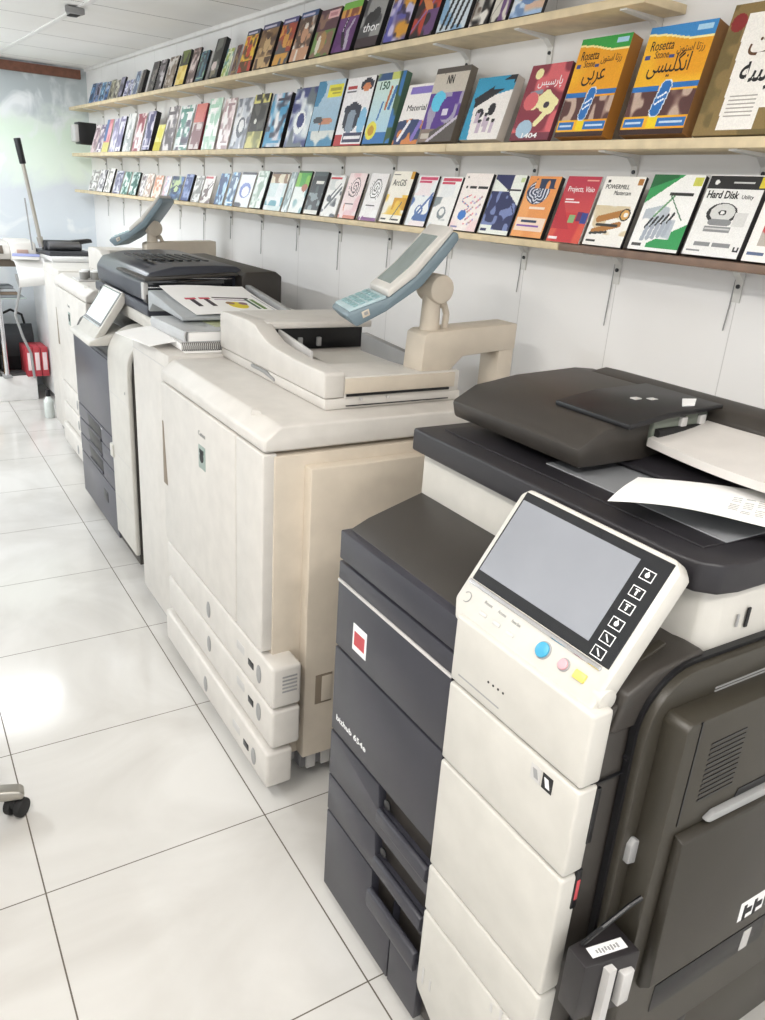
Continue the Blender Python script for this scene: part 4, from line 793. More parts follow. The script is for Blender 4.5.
# ---- the copier further back (charcoal and white, black feeder)
t = thing('office_copier', 'charcoal and white copier with black feeder and small white touch panel', 'copier', (.84, 3.34, 0), 0, 'office copiers along the wall')
b = MB(); b.prism('y', [(.006, .05), (.006, .95), (.036, 1.01), (.10, 1.05), (.20, 1.072), (.34, 1.078), (.72, 1.118), (.72, .05)], .008, 1.112, .003); obj('body', b, DARK, t)
b = MB(); b.box(.06, .70, .05, 1.08, .0, .055, .004); obj('plinth', b, BLACK, t)
# white arch on the right: column that bends over into a bridge
ot = [(-.012, .10), (-.012, .93)] + arc(.13, .96, .14, PI, PI*.55, 8) + [(.34, 1.118), (.34, 1.078)] + arc(.135, .96, .122, PI*.56, PI*.99, 8) + [(.010, .93), (.010, .10)]
b = MB(); b.prism('y', ot, .0, .34, .008, 3); ar = obj('front_column', b, WHITE, t)
for z_ in (.30, .515, .80):
    b = MB(); b.box(-.0126, -.010, .004, .336, z_, z_+.003); obj('column_seam', b, LGREY, ar)
b = MB(); b.box(-.02, .01, .31, .36, .48, .545, .006); obj('column_latch', b, WHITE, ar)
b = MB(); b.cyl((-.0135, .05, .85), (-.01, .05, .85), .006, n=10); obj('screw', b, GREY, ar)
b = MB(); b.prism('y', [(.0, .27), (-.006, .275), (-.004, .282), (.05, .30), (.05, .29)], .004, .012); obj('column_mark', b, BLACK, ar)
for z0, z1, nz in ((.05, .285, None), (.29, .385, .315), (.39, .475, .41), (.48, .56, .49), (.565, .93, None)):
    b = MB(); b.box(-.004, .03, .345, 1.112, z0, z1, .004); d = obj('paper_drawer' if nz else 'front_door', b, mat('slate_plastic', '4b4b54', .35, bump=.1, bscale=400), t)
    if nz:
        b = MB(); b.prism('x', [(.60, nz), (.86, nz), (.90, nz+.06), (.60, nz+.06)], -.0055, .0, .001); obj('handle_recess', b, BLACK, d)
        b = MB(); b.box(-.010, .0, .60, .88, nz-.014, nz, .003); obj('handle', b, CHAR, d)
    elif z0 < .1:
        b = MB(); b.box(-.006, 0, .53, .62, .17, .225, .002); obj('handle_recess', b, BLACK, d)
b = MB(); b.prism('y', [(-.004, .932), (-.002, .945), (.10, 1.0), (.14, 1.0), (.14, .932)], .345, 1.112, .004); obj('front_shelf', b, CHAR, t)
lettering('door_lettering', 'bizhub', (-.0046, .62, .545), (0, -1, 0), (0, 0, 1), .012, WINK, t, .05, .0005)
b = MB(); b.box(.10, .72, .0, .95, 1.118, 1.175, .01); obj('collar', b, WHITE, t)
b = MB(); b.box(.09, .72, .02, .95, 1.175, 1.222, .012); bd = obj('scanner_bed', b, mat('blue_black_plastic', '363943', .3, bump=.05), t)
b = MB(); b.box(.085, .092, .60, .82, 1.188, 1.205); obj('bed_grip', b, BLACK, bd)
b = MB(); b.prism('y', [(.105, 1.226), (.10, 1.30), (.13, 1.345), (.24, 1.372), (.42, 1.38), (.52, 1.378), (.55, 1.36), (.55, 1.226)], .10, .94, .012, 3); fd = obj('feeder', b, mat('blue_black_plastic', '363943', .3, bump=.05), t)
b = MB(); b.prism('y', [(.51, 1.226), (.51, 1.345), (.53, 1.36), (.67, 1.366), (.70, 1.345), (.70, 1.226)], .02, .94, .006, 3); obj('feeder_back', b, DARK, t)
b = MB(); b.box(.10, .52, .05, .11, 1.226, 1.262, .004); obj('exit_tray', b, DARK, fd)
b = MB(); b.prism('y', [(.09, 1.318), (.50, 1.346), (.50, 1.354), (.09, 1.328)], .03, .50, .003); obj('document_tray', b, DARK, fd)
b = MB(); b.box(.118, .495, .094, .104, 1.268, 1.322, .002); sl = obj('feed_slot', b, GLOSS, fd)
for z_ in (1.284, 1.324):
    b = MB(); b.box(.118, .497, .085, .096, z_, z_+.0045, .001); obj('slot_rail', b, CHROME, sl)
b = MB(); b.box(.09, .11, .06, .098, 1.24, 1.31, .004); lv = obj('release_lever', b, LGREY, fd)
b = MB()
for k in range(8): b.box(.16+.04*k, .18+.04*k, .30, .62, 1.377-.00004*(k-4)**2, 1.384)
obj('feeder_ribs', b, BLACK, fd)
touch_panel(t, -.010, 1.095, .36, .36, (.045, .335, -.006, .152), False, screen=mat('lit_pale_screen', 'eef0f2', .2, var=.03))
b = MB(); b.prism('y', [(-.09, 1.0), (-.085, 1.02), (.05, 1.06), (.10, 1.06), (.10, 1.0)], .34, .76, .01, 3); obj('panel_base', b, WHITE, t)
# side output tray with colour chart print
b = MB(); b.prism('x', [(-.002, 1.288), (-.02, 1.290), (-.44, 1.244), (-.44, 1.230), (-.06, 1.24), (-.002, 1.20)], .09, .51, .006); ot_ = obj('output_tray', b, mat('mid_grey_plastic', 'a9adb0', .45), t)
b = MB(); b.prism('x', [(-.002, 1.31), (-.03, 1.312), (-.44, 1.268), (-.44, 1.232), (-.002, 1.27)], .515, .535, .004); obj('tray_fence', b, GREY, ot_)
b = MB(); b.box(.60, .72, -.14, .0, 1.12, 1.215, .006); obj('side_box', b, CREAM, t)
def chart(a, c): return Vector((.13+.36*c+.02*a, -.03-.40*a, 1.2955-.044*a+.003*math.sin(5*c)+.014*(1-a)**3))
b = MB(); b.sheet(chart, 14, 10, .0012); cs = obj('printed_sheet', b, PAPER); cs.location = (.84, 3.34, 0)
tag(cs, 'white sheet printed with a yellow emblem and black bars on the output tray', 'paper')
def ink(name, pts, h, up=.0012):
    b = MB(); m_ = bmesh.new()
    b.bm.free(); b.bm = m_
    vs = [m_.verts.new(chart(a, c)+Vector((0, 0, up))) for a, c in pts]; ws = [m_.verts.new(chart(a, c)+Vector((0, 0, up-.0011))) for a, c in pts]
    m_.faces.new(vs); m_.faces.new(ws[::-1]); n = len(pts)
    for i in range(n): m_.faces.new((vs[i], vs[(i+1) % n], ws[(i+1) % n], ws[i]))
    bmesh.ops.recalc_face_normals(m_, faces=m_.faces[:]); return obj(name, b, mat('ink_'+h, h, .6), cs)
def R(a0, a1, c0, c1): return [(a0, c0), (a1, c0), (a1, c1), (a0, c1)]
for c0 in (.14, .30):
    ink('printed_figure', R(.42, .47, c0-.03, c0+.09), 'c84858'); ink('printed_figure', R(.48, .72, c0+.01, c0+.06), '3a3038')
ink('printed_frame', R(.40, .43, .43, .86), '5a4850'); ink('printed_frame', R(.48, .49, .43, .80), '8a6a8a'); ink('printed_frame', R(.43, .80, .80, .83), '3a5a48')
ink('printed_strip', R(.45, .80, .86, .90), '6a8a4a'); ink('printed_strip', R(.30, .86, .955, .965), 'b8b8c0')
ink('printed_emblem', [(.68+.12*math.sin(k*.5236), .62+.11*math.cos(k*.5236)) for k in range(12)], 'e0cc38')
ink('printed_emblem', [(.62+.05*math.sin(k*.5236), .55+.05*math.cos(k*.5236)) for k in range(12)], '9a7a5a', .0018)
ink('printed_emblem', [(.62+.05*math.sin(k*.5236), .70+.05*math.cos(k*.5236)) for k in range(12)], '8a6a78', .0018)

# ---- the two large cream copiers
def canon(loc, label, console_rz, post_xy, block, lift=0.0, shift=0.0, end=.755):
    t = thing('production_copier', label, 'copier', loc, 0, 'large cream production copiers')
    b = MB(); b.prism('y', [(.03, .10), (.03, 1.06), (.70, 1.06), (.70, .10)], .0, .89, .004); bd = obj('body', b, CREAM2, t)
    b = MB(); b.box(.07, .66, .03, .84, .045, .105, .004); obj('base_frame', b, GREY, t)
    for x_ in (.10, .62):
        for y_ in (.06, .80):
            b = MB(); b.cyl((x_, y_-.014, .026), (x_, y_+.014, .026), .026, n=20, bev=.004); b.box(x_-.012, x_+.012, y_-.02, y_+.02, .035, .05); obj('castor', b, RUBBER, t)
    # top cover with a bevelled front edge
    b = MB(); b.prism('y', [(.0, 1.072), (.0, 1.104), (.046, 1.14), (.70, 1.14), (.70, 1.072)], .0, .89, .008, 3); tc_ = obj('top_cover', b, CREAM, t)
    b = MB(); b.prism('z', [(.03, .16), (.055, .20), (.05, .135)], 1.132, 1.146, .002); obj('cover_tab', b, CREAM, tc_)
    # upper doors
    b = MB(); b.box(-.002, .04, .195, .885, .48, 1.067, .006, 3); d1 = obj('front_door', b, CREAM, t)
    b = MB(); b.box(-.002, .04, .004, .191, .48, 1.067, .006, 3); obj('toner_door', b, CREAM, t)
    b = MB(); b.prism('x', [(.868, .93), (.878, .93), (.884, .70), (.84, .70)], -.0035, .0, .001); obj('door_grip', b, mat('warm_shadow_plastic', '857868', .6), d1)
    lettering('maker_lettering', 'Canon', (-.0026, .50, .985), (0, -1, 0), (0, 0, 1), .022, GREY, d1, .062, .0006, .01)
    b = MB(); b.box(-.0035, .0, .44, .50, .88, .955, .001); lb = obj('badge', b, mat('badge_green_grey', '93a39c', .35), d1)
    b = MB(); b.cyl((-.0045, .47, .918), (-.003, .47, .918), .017, n=18); b.box(-.0045, -.003, .452, .488, .93, .943); obj('badge_mark', b, INK, lb)
    # drawers below, reaching past the body on the near side
    for z0, z1, x0, hz in ((.063, .185, -.015, .115), (.198, .325, .0, .27), (.335, .468, .0, .40)):
        b = MB(); b.box(x0, .068 if z0 < .1 else .09, -.075, .885, z0, z1, .010, 3); d = obj('paper_drawer', b, CREAM, t)
        for yy in (.0, .42):
            b = MB(); M0 = Matrix.Translation((x0-.001, yy+.02, hz)) @ Matrix.Diagonal((.004, .016, .030, 1)); bmesh.ops.create_uvsphere(b.bm, u_segments=18, v_segments=10, radius=1, matrix=M0); obj('drawer_catch', b, GREY, d)
        b = MB(); b.box(x0-.002, x0+.01, .06, .10, hz-.012, hz+.010, .002); obj('drawer_latch', b, BLACK, d)
        b = MB(); b.box(x0-.0015, x0+.01, .13, .19, hz-.004, hz+.026, .003); obj('drawer_window', b, LGREY, d)
        if z0 > .3:
            b = MB()
            for k in range(5): b.box(.03, .075, -.0765, -.0745, .385+.012*k, .390+.012*k)
            obj('drawer_vents', b, GREY, d)
    # right side paper deck door with recessed grip
    b = MB(); b.box(.115, .69, -.045, .002, .105, 1.03, .006); sd = obj('side_door', b, CREAM2, t)
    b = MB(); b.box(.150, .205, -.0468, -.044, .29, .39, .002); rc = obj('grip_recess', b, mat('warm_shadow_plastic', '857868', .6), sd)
    b = MB(); b.prism('z', [(.170, -.0480), (.205, -.0480), (.205, -.044), (.170, -.044)], .296, .384, .002); obj('grip_plate', b, CREAM2, rc)
    b = MB(); b.box(.12, .64, -.02, .02, .05, .10, .002); un = obj('underside_frame', b, mat('steel_grey', '77777a', .4, .6), t)
    for x_ in (.14, .19, .27):
        b = MB(); b.box(x_, x_+.03, -.028, -.018, .045, .095, .002); obj('frame_bracket', b, LGREY, un)
    # block at the left end
    b = MB(); b.prism('y', [(.03, .06), (.03, 1.15), (.70, 1.15), (.70, .06)], .895, block, .008); fb = obj('finisher_block', b, CREAM, t)
    b = MB(); b.box(.0285, .031, .90, block-.005, 1.100, 1.103); obj('block_seam', b, LGREY, fb)
    b = MB(); b.box(.06, .68, .93, block-.03, .0, .065, .004); obj('block_foot', b, GREY, fb)
    # scanner with document feeder
    b = MB(); b.prism('y', [(.225, 1.1405), (.225, 1.172), (.69, 1.172), (.69, 1.1405)], .105, .905, .006); sc = obj('scanner_bed', b, CREAM, t)
    b = MB(); b.prism('x', [(.105, 1.174), (.105, 1.240), (.112, 1.246), (.30, 1.246), (.42, 1.252), (.50, 1.262), (.56, 1.282), (.60, 1.300), (.66, 1.305), (.885, 1.300), (.905, 1.285), (.905, 1.174)], .222, .285, .006, 3); fr = obj('feeder_rail', b, CREAM, t)
    b = MB(); b.prism('x', [(.62, 1.160), (.52, 1.160), (.44, 1.150), (.44, 1.158), (.50, 1.170), (.62, 1.170)], .2200, .23, .001); obj('lift_grip', b, GREY, sc)
    b = MB(); b.prism('x', [(.105, 1.17), (.105, 1.232), (.60, 1.212), (.60, 1.17)], .285, .68, .003); tr = obj('document_tray', b, CREAM, t)
    b = MB(); b.box(.35, .56, .30, .5, 1.222, 1.2235); obj('tray_mark', b, WHITE, tr)
    b = MB(); b.box(.285, .66, .66, .90, 1.17, 1.30, .008, 3); fd = obj('feeder', b, CREAM, t)
    b = MB(); b.box(.27, .66, .60, .665, 1.282, 1.304, .005); obj('feeder_hood', b, CREAM, fd)
    b = MB(); b.box(.292, .65, .648, .662, 1.205, 1.283, .002); rw = obj('feed_slot', b, BLACK, fd)
    for x_ in (.40, .47):
        b = MB(); b.box(x_, x_+.016, .638, .65, 1.215, 1.245, .002); obj('roller_clip', b, GREY, rw)
    b = MB(); b.prism('x', [(.36, 1.20), (.36, 1.255), (.60, 1.282), (.60, 1.20)], .305, .315, .003); obj('paper_guide', b, LGREY, tr)
    b = MB(); b.prism('x', [(.22, 1.20), (.22, 1.266), (.50, 1.282), (.50, 1.20)], .560, .585, .003); obj('paper_guide', b, GREY, tr)
    # slot panel on the near side of the scanner
    b = MB(); b.box(.285, .66, .098, .106, 1.185, 1.228, .002); sp = obj('side_fascia', b, CREAM2, t)
    b = MB(); b.box(.288, .64, .0965, .1, 1.178, 1.185, .0005); obj('side_slot', b, BLACK, sp)
    b = MB(); b.box(.288, .64, .0965, .1, 1.150, 1.153, .0005); obj('side_slot', b, BLACK, sp)
    for x_ in (.335, .425):
        b = MB(); b.cyl((x_, .0935, 1.169), (x_, .099, 1.169), .005, n=10); obj('slot_roller', b, LGREY, sp)
    # arm, post and swivelling console
    px_, py_ = post_xy
    b = MB(); b.prism('y', [(px_-.052, 1.225), (px_-.046, 1.335+lift), (px_-.03, 1.345+lift), (px_+.045, 1.347+lift), (px_+.06, 1.350+lift), (end, 1.364+lift), (end, 1.285+lift), (px_+.10, 1.27+lift), (px_+.05, 1.225)], py_-.05, py_+.05, .005, 2); arm = obj('console_arm', b, CREAM2, t)
    b = MB(); b.box(end-.06, end, py_-.046, py_+.046, .9, 1.325+lift, .006, 2); obj('arm_leg', b, CREAM2, arm)
    b = MB(); b.cyl((px_, py_, 1.34+lift), (px_, py_, 1.46), .030, .026, n=24); ps = obj('console_post', b, CREAM2, arm)
    b = MB(); b.cyl((px_+.008, py_-.042, 1.465), (px_+.008, py_+.042, 1.465), .041, n=26, bev=.006); obj('swivel_joint', b, CREAM2, ps)
    b = MB(); b.tube([(px_+.055, py_+.0, 1.345), (px_+.058, py_, 1.39), (px_+.045, py_, 1.42), (px_+.03, py_, 1.415)], .010, 10); obj('post_cable', b, CREAM2, ps)
    # console profile (x along its length, z up) before it is turned on the post
    sx = -.535
    back = [(.266, 1.388), (.300, 1.360), (.392, 1.405), (.501, 1.476), (.575, 1.560), (.610, 1.605), (.606, 1.622)]
    mid = [(.590, 1.626), (.556, 1.586), (.480, 1.502), (.396, 1.442), (.275, 1.400)]
    top = [(.585, 1.640), (.545, 1.600), (.470, 1.524), (.392, 1.462)]
    Mc = Matrix.Translation((px_, py_, 0)) @ Matrix.Rotation(console_rz, 4, 'Z')
    def prof(pts): return [((x_+sx)*.904+.030+shift, z_) for x_, z_ in pts]
    b = MB(); b.M = Mc; b.prism('y', prof(back+mid), -.09, .11, .006, 2); cn = obj('console', b, BLUEG, t, 'blue grey console shell')
    b = MB(); b.M = Mc; b.prism('y', prof(mid[:4]+top[::-1]), -.088, .108, .005, 2); fc = obj('console_bezel', b, CREAM, cn)
    def face(x_, z_, k): n_ = Vector((-.70, 0, .71)); return Vector((x_+sx, 0, z_)) + n_*k
    b = MB(); b.M = Mc; e = .0012
    b.prism('y', prof([(.555, 1.6085), (.470, 1.5235), (.412, 1.4765), (.410, 1.4785), (.468, 1.5262), (.553, 1.611)]), -.050, .084); scr = obj('screen', b, mat('dull_green_screen', '8f9a98', .2, var=.1), fc)
    b = MB(); b.M = Mc; b.prism('y', prof([(.392, 1.4395), (.278, 1.3985), (.276, 1.4045), (.389, 1.4475)]), -.082, .102, .002); kp = obj('keypad', b, PALEB, cn, 'pale blue keypad')
    b = MB(); b.M = Mc
    for i in range(4):
        for j in range(5):
            f = .15+.2*i; x_ = .276+.113*f; z_ = 1.4045+.043*f
            b.prism('y', prof([(x_, z_), (x_+.014, z_+.0053), (x_+.013, z_+.0095), (x_-.001, z_+.0042)]), -.068+.032*j, -.046+.032*j, .001)
    obj('keypad_keys', b, mat('teal_grey_keys', '8fb0b4', .45), kp)
    b = MB(); b.M = Mc; b.prism('y', prof([(.318, 1.385), (.340, 1.395), (.334, 1.412), (.312, 1.402)]), -.0925, -.085, .001); sb = obj('side_badge', b, CREAM2, cn)
    b = MB(); b.M = Mc; b.prism('y', prof([(.322, 1.393), (.333, 1.398), (.330, 1.406), (.319, 1.401)]), -.0935, -.092); obj('badge_mark', b, GREY, sb)
    return t
canon((.775, 1.78, 0), 'large cream copier directly behind the nearest copier, booklets on its left end', -.27, (.600, .17), 1.355, 0.0, -.063, .90)
canon((.93, 4.545, 0), 'large cream copier furthest back, its grey console turned away', -.62, (.40, .09), 1.42, .045)

# ---- booklets on the cream copier
bk = thing('spiral_booklet', 'spiral bound booklet lying under the glossy thick book', 'booklet', (.895, 2.705, 1.1582), math.radians(-3), 'booklets on the cream copier')
b = MB(); b.box(-.03, .155, .012, .36, .0, .024, .001); obj('pages', b, PAPER, bk)
b = MB(); b.box(-.032, .157, .008, .362, .024, .026, .0005); obj('cover', b, LGREY, bk)
b = MB()
for k in range(26):
    x_ = -.026+.0070*k
    for j in range(8):
        a0, a1 = j*PI/4, (j+1)*PI/4
        b.cyl((x_, .012+.013*math.cos(a0), .013+.0135*math.sin(a0)), (x_+.001, .012+.013*math.cos(a1), .013+.0135*math.sin(a1)), .0014, n=5)
obj('spiral', b, mat('dark_wire', '55524e', .4, .5), bk)
b = MB(); b.box(-.02, .16, -.02, .26, -.0065, -.0006, .0008)
o = obj('flat_booklet', b, PAPER); o.location = (.895, 2.72, 1.1573); o.rotation_euler = (0, 0, math.radians(-2)); tag(o, 'thin white booklet at the bottom, under the spiral bound one', 'booklet', 'booklets on the cream copier')
bk.location.z = 1.1582; 
for q, (dx_, dy_, rz, lab) in enumerate(((-.05, .06, 4, 'lower loose white print fanned out left of the spiral booklet'), (-.035, .09, 9, 'upper loose white print fanned out left of the spiral booklet'))):
    def fan(a, c): return Vector((-.07+.21*a+dx_, .02+.29*c+dy_, .026+.0018*q- .022*(1-a)**2*(1 if q else .8)))
    b = MB(); b.sheet(fan, 10, 6, .0016); o = obj('loose_print', b, PAPER); o.location = (.895, 2.70, 1.1582); o.rotation_euler = (0, 0, math.radians(rz)); tag(o, lab, 'paper')
bk = thing('thick_book', 'thick book with glossy silver spine on top of the booklet pile', 'book', (.955, 2.72, 1.1850), math.radians(2), 'booklets on the cream copier')
b = MB(); b.box(-.06, .155, .004, .36, .002, .034, .001); obj('pages', b, PAPER, bk)
b = MB(); b.prism('y', [(-.075, .0), (-.079, .02), (-.075, .038), (.158, .038), (.158, .0355), (-.070, .0355), (-.073, .02), (-.070, .002), (.158, .002), (.158, .0)], .0, .362, .0008, 1); cv = obj('cover', b, mat('silver_cover', 'c4c6c8', .25), bk)
b = MB(); M0 = Matrix.Translation((.02, .15, .0383)) @ Matrix.Diagonal((.04, .06, .0012, 1)); bmesh.ops.create_uvsphere(b.bm, u_segments=20, v_segments=8, radius=1, matrix=M0); obj('cover_print', b, mat('cover_grey_print', 'a2a6a6', .4), cv)
b = MB(); b.sheet(lambda a, c: Vector((.07+.08*a, 0.08+.24*c, .0392+.0*a)), 1, 1, .001); obj('cover_print', b, mat('cover_olive_print', 'b9bf9a', .4), cv)
# ------------------------------------------------------------------ far end of the room
pl = MB(); pl.M = Matrix.Rotation(RZ, 4, 'Z'); pl.box(-1.6, 1.27, 6.75, 7.255, .0, .20, .004)
o = obj('low_plinth', pl, mat('white_plinth', 'f4f3f1', .3)); tag(o, 'low white plinth along the foot of the far wall', 'plinth')
pt = thing('wide_plotter', 'long cream wide format plotter on chrome legs by the far wall', 'plotter', (.25, 6.80, 0), RZ)
b = MB(); b.prism('x', [(-.14, 1.10), (-.16, 1.14), (-.14, 1.20), (-.04, 1.225), (.14, 1.225), (.16, 1.20), (.16, 1.10)], -1.15, .60, .01, 3); bm_ = obj('printer_beam', b, CREAM, pt)
b = MB(); b.prism('x', [(-.17, 1.09), (-.18, 1.15), (-.15, 1.222), (-.03, 1.236), (.15, 1.236), (.17, 1.20), (.17, 1.09)], .60, .78, .012, 3); ec = obj('end_cap', b, CREAM, pt)
b = MB(); b.box(.64, .72, -.183, -.15, 1.13, 1.175, .004); obj('keypad', b, mat('pinkish_keys', 'b59a90', .5), ec)
b = MB(); b.prism('x', [(-.163, 1.142), (-.166, 1.15), (-.14, 1.2), (-.137, 1.196)], -1.10, .55, .001); obj('slot', b, mat('umber_slot', '6b6055', .5), bm_)
b = MB(); b.box(-1.12, .75, -.11, .10, 1.045, 1.10, .004); obj('under_rail', b, mat('umber_slot', '6b6055', .5), pt)
for x_ in (-1.0, .50):
    b = MB(); b.cyl((x_, -.07, .21), (x_, -.04, 1.06), .018, n=14); b.cyl((x_, -.07, .225), (x_, .15, .225), .016, n=12); obj('leg', b, CHROME, pt)
    b = MB(); b.box(x_-.03, x_+.03, -.11, .17, .201, .222, .004); obj('foot', b, GREY, pt)
b = MB(); b.cyl((-1.0, -.05, .785), (.50, -.05, .785), .010, n=10); b.cyl((-1.0, -.05, .62), (.50, -.05, .62), .010, n=10); obj('cross_bar', b, CHROME, pt)
b = MB(); b.box(-.98, .70, -.06, .20, .80, .808, .002); obj('paper_shelf', b, mat('pale_glass_shelf', 'c3cfcb', .12), pt)
b = MB(); b.sheet(lambda a, c: Vector((-.98+1.45*a, -.09+.30*c, .54+.10*math.cos((c-.5)*2.4)-.10)), 8, 8, .004); obj('catch_cloth', b, mat('dark_cloth', '3a3d40', .8), pt)
# things under and beside the plotter
def rthing(name, label, cat, u, v, z, rz=0, group=None): return thing(name, label, cat, (u, v, z), RZ+rz, group)   # u, v are floor coordinates here
for k in range(3):
    u = .92+.056*k
    t = rthing('box_file', ('leftmost', 'middle', 'rightmost')[k]+' red box file with white label on the plinth', 'box file', u, 6.86, .2006, 0, 'red box files on the plinth')
    b = MB(); b.box(-.026, .026, -.12, .12, 0, .23, .003); sh = obj('file_shell', b, mat('red_card', 'b23a44', .5), t)
    b = MB(); b.box(-.016, .016, -.1215, -.119, .05, .19, .001); obj('file_label', b, mat('pinkish_label', 'ecd6d8', .6), t)
t = rthing('floor_scale', 'flat dark tray lying in front of the red box files', 'tray', .80, 6.62+.25, .2006)
b = MB(); b.prism('z', [(-.10, -.07), (.10, -.07), (.12, .05), (-.08, .07)], 0, .018, .004); obj('tray_plate', b, mat('dark_tray', '4a4c4c', .5), t)
b = MB(); b.box(-.07, -.02, .0, .05, .018, .16, .006); obj('tray_column', b, BLACK, t)
t = rthing('cardboard_box', 'open brown cardboard box at the left end under the plotter', 'cardboard box', .54, 6.98, .2006)
b = MB()
CB = mat('cardboard', 'c49a5c', .75)
for a in ((-.15, .15, -.11, -.104), (-.15, .15, .104, .11), (-.15, -.144, -.104, .104), (.144, .15, -.104, .104)): b.box(*a, .0, .20, .0008, 1)
b.box(-.144, .144, -.104, .104, 0, .006); obj('carton', b, CB, t)
for k in range(2):
    q = rthing('tape_roll', ('lower', 'upper')[k]+' orange roll of tape lying in the open cardboard box', 'tape', .58, 6.97, .2076+.0 + .055*k + (.085 if 0 else 0), 0, 'tape rolls in the carton')
    b = MB(); b.cyl((0, 0, 0), (0, 0, .052), .075, n=28, bev=.004); obj('tape', b, mat('orange_tape', 'd8902c', .3), q)
    b = MB(); b.cyl((0, 0, .05), (0, 0, .0535), .035, n=24); obj('core', b, CB, q)
t = rthing('shoulder_bag', 'black fabric bag standing behind the red box files', 'bag', .86, 7.06, .2006)
b = MB(); b.prism('x', [(-.05, 0), (-.065, .05), (-.055, .28), (-.02, .36), (.02, .36), (.055, .28), (.065, .05), (.05, 0)], -.17, .15, .02, 3); obj('bag_body', b, mat('black_cloth', '26272a', .85), t)
b = MB(); b.prism('x', [(-.072, .12), (-.074, .16), (-.066, .29), (-.024, .372), (.02, .366), (-.02, .36), (-.058, .28), (-.066, .12)], -.165, .145, .003); obj('flap', b, mat('dark_cloth', '3a3d40', .8), t)
b = MB(); b.tube([(-.12, 0, .35), (-.09, 0, .44), (0, 0, .48), (.08, 0, .44), (.10, 0, .35)], .009, 8); obj('handle', b, mat('black_cloth', '26272a', .85), t)
t = rthing('folded_sheets', 'pile of grey and brown folded sheets on the plotter shelf', 'paper pile', .80, 6.86, .8090)
for k in range(4):
    b = MB(); b.box(-.16+.01*k, .10-.012*k, -.09+.006*k, .09, .022*k, .022*k+.0205, .006); obj('folded_sheet', b, mat(('fold_grey', 'fold_brown', 'fold_pale', 'fold_grey')[k], ('8f9498', '8a7a6a', 'c9cdd0', '8f9498')[k], .8), t)
# tall white counter behind the furthest copier, with paper cutter
t = rthing('counter', 'white counter between the furthest copier and the far wall', 'counter', 1.345, 6.745, 0)
b = MB(); b.box(-.27, .27, -.40, .40, .06, 1.125, .006); obj('counter_body', b, mat('white_laminate', 'e9e9e8', .35), t)
b = MB(); b.box(-.29, .28, -.43, .42, 1.125, 1.155, .005); obj('counter_top', b, mat('white_laminate', 'e9e9e8', .35), t)
b = MB(); b.box(-.24, .25, -.37, .37, 0, .061); obj('toe_kick', b, GREY, t)
t = rthing('paper_cutter', 'black stack paper cutter with a long black gripped lever', 'paper cutter', 1.215, 6.56, 1.1556, .1)
b = MB(); b.box(-.16, .16, -.16, .18, 0, .03, .006); obj('cutter_base', b, mat('cutter_grey', '3c3e42', .4), t)
b = MB(); b.box(-.15, .13, -.02, .05, .03, .10, .008); hd = obj('cutter_head', b, mat('cutter_grey', '3c3e42', .4), t)
b = MB(); b.cyl((-.13, -.045, .065), (.10, -.045, .065), .030, n=20, bev=.004); obj('clamp_wheel', b, mat('steel_grey', '77777a', .4, .6), hd)
b = MB(); b.prism('y', [(.05, .10), (.20, .115), (.21, .09), (.08, .07)], -.03, .04, .006); obj('cutter_wing', b, BLACK, hd)
b = MB(); b.cyl((-.155, .01, .05), (-.170, .01, .12), .022, n=16); b.cyl((-.165, .01, .09), (-.240, .03, .67), .0135, n=14); lv = obj('lever', b, ALU, t)
b = MB(); b.cyl((-.232, .028, .61), (-.255, .034, .775), .022, .024, n=16, bev=.005); obj('lever_grip', b, BLACK, lv)
b = MB(); b.cyl((-.20, .10, .02), (-.215, .12, .38), .006, n=8); obj('guide_rod', b, GREY, t)
# roll of white paper and blue booklet hanging over the plotter end
t = rthing('paper_roll', 'white paper curling over the right end of the plotter', 'paper', .945, 6.44, 1.0)
b = MB(); b.sheet(lambda a, c: Vector((-.10+.20*a, .06-.16*math.sin(c*2.2), .115+.09*math.cos(c*2.9)-.09+.02*a)), 6, 18, .003); obj('curled_sheet', b, PAPER, t)
t = rthing('blue_booklet', 'blue edged booklet lying on the curled white paper', 'booklet', .93, 6.46, 1.1290, -.2)
b = MB(); b.box(-.09, .09, -.09, .10, 0, .022, .003); obj('pages', b, PAPER, t)
b = MB(); b.box(-.092, .092, -.093, .102, .022, .026, .001); obj('cover', b, mat('periwinkle_card', '8f97c8', .5), t)
t = rthing('hanging_cord', 'grey cable hanging down beside the red box files', 'cable', .86, 6.62, .2006)
b = MB(); b.tube([(0.01, 0, .80), (.03, 0, .70), (-.02, .02, .5), (.02, .02, .33), (.07, .04, .20), (.08, .05, .003)], .010, 10); obj('cord', b, GREY, t)
# squeeze bottle on the floor at the foot of the furthest copier
t = thing('spray_bottle', 'small clear bottle with black cap on the floor by the furthest copier', 'bottle', (.955, 6.22, 0), 0)
b = MB(); b.cyl((0, 0, 0), (0, 0, .13), .036, n=22, bev=.006); b.cyl((0, 0, .128), (0, 0, .165), .036, .014, n=22); obj('bottle_body', b, mat('milky_plastic', 'd6dcd8', .2), t)
b = MB(); b.cyl((0, 0, .163), (0, 0, .215), .018, n=18, bev=.003); obj('cap', b, BLACK, t)
# small black wall box in the corner by the middle shelf
t = rthing('wall_speaker', 'small black box speaker hung in the corner beside the middle shelf', 'speaker', 1.515, 7.02, 1.945)
b = MB(); b.box(-.05, .085, -.05, .08, 0, .155, .005); obj('speaker_shell', b, BLACK, t)
b = MB(); b.box(-.08, -.049, -.045, .075, .015, .135, .005); obj('side_plate', b, LGREY, t)
b = MB(); b.box(.0, .04, .08, .165, .06, .10, .002); obj('wall_bracket', b, GREY, t)
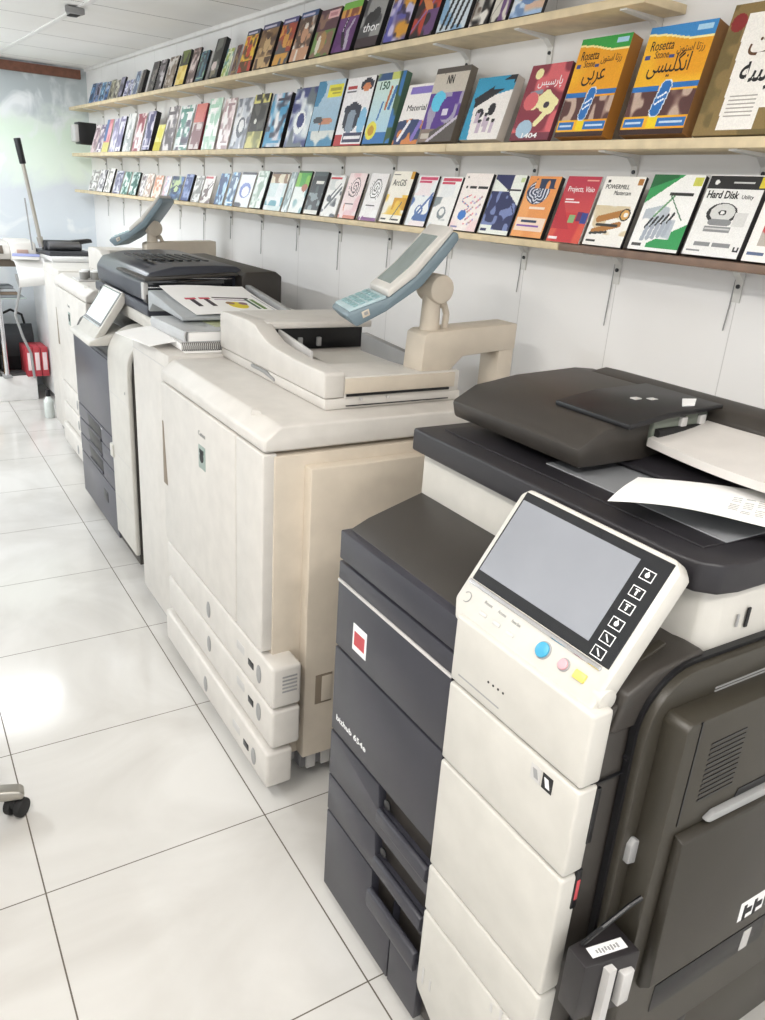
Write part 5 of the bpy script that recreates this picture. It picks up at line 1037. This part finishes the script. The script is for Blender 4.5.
# papers and a flat sheet on the furthest copier
t = thing('ink_tray', 'small wire tray of grey pots on the furthest cream copier', 'tray', (1.05, 5.02, 1.1406), 0)
b = MB(); b.box(-.07, .10, -.09, .09, 0, .008, .002); obj('tray_plate', b, LGREY, t)
for i_, (x_, y_) in enumerate(((-.03, -.04), (.03, -.05), (.0, .04), (.065, .03))):
    b = MB(); b.cyl((x_, y_, .008), (x_, y_, .05), .024, n=18, bev=.002); p_ = obj('pot', b, mat('pot_grey', '8e8d8a', .3), t)
    b = MB(); b.cyl((x_, y_, .05), (x_, y_, .056), .025, n=18); obj('lid', b, WINK, p_)

# ------------------------------------------------------------------ office chair at the left edge (only a foot reaches into view)
ch = thing('office_chair', 'office chair with grey five-star base and black twin castors', 'office chair', (-.175, 2.03, 0), 0)
for k in range(5):
    a = k*2*PI/5 - .10
    d = Vector((math.cos(a), math.sin(a), 0)); nrm = Vector((-d.y, d.x, 0))
    Mx = Matrix.Rotation(a, 4, 'Z')
    b = MB(); b.M = Mx; b.prism('y', [(.02, .075), (.02, .125), (.10, .122), (.27, .100), (.315, .090), (.326, .078), (.318, .058), (.290, .062), (.20, .075)], -.020, .020, .007, 3); lg = obj('base_leg', b, ALU, ch)
    b = MB(); b.M = Mx @ Matrix.Translation((.300, 0, 0)) @ Matrix.Rotation(.9 if k == 0 else .4*k, 4, 'Z')
    b.cyl((0, .006, .028), (0, .026, .028), .028, n=24, bev=.004); b.cyl((0, -.026, .028), (0, -.006, .028), .028, n=24, bev=.004); b.cyl((0, 0, .03), (0, 0, .066), .007, n=10); b.box(-.020, .012, -.008, .008, .03, .058, .004)
    obj('castor', b, RUBBER, lg)
b = MB(); b.cyl((0, 0, .06), (0, 0, .13), .038, n=22, bev=.004); b.cyl((0, 0, .13), (0, 0, .40), .025, n=18); obj('gas_column', b, BLACK, ch)
b = MB(); b.box(-.21, .18, -.21, .21, .41, .49, .03, 3); obj('seat', b, mat('black_fabric', '202124', .85), ch)
b = MB(); b.box(-.26, -.20, -.19, .19, .58, .95, .025, 3); bk_ = obj('backrest', b, mat('black_fabric', '202124', .85), ch)
b = MB(); b.box(-.25, -.22, -.03, .03, .44, .62, .006); b.box(-.25, 0, -.03, .03, .39, .412, .004); obj('back_bracket', b, BLACK, ch)
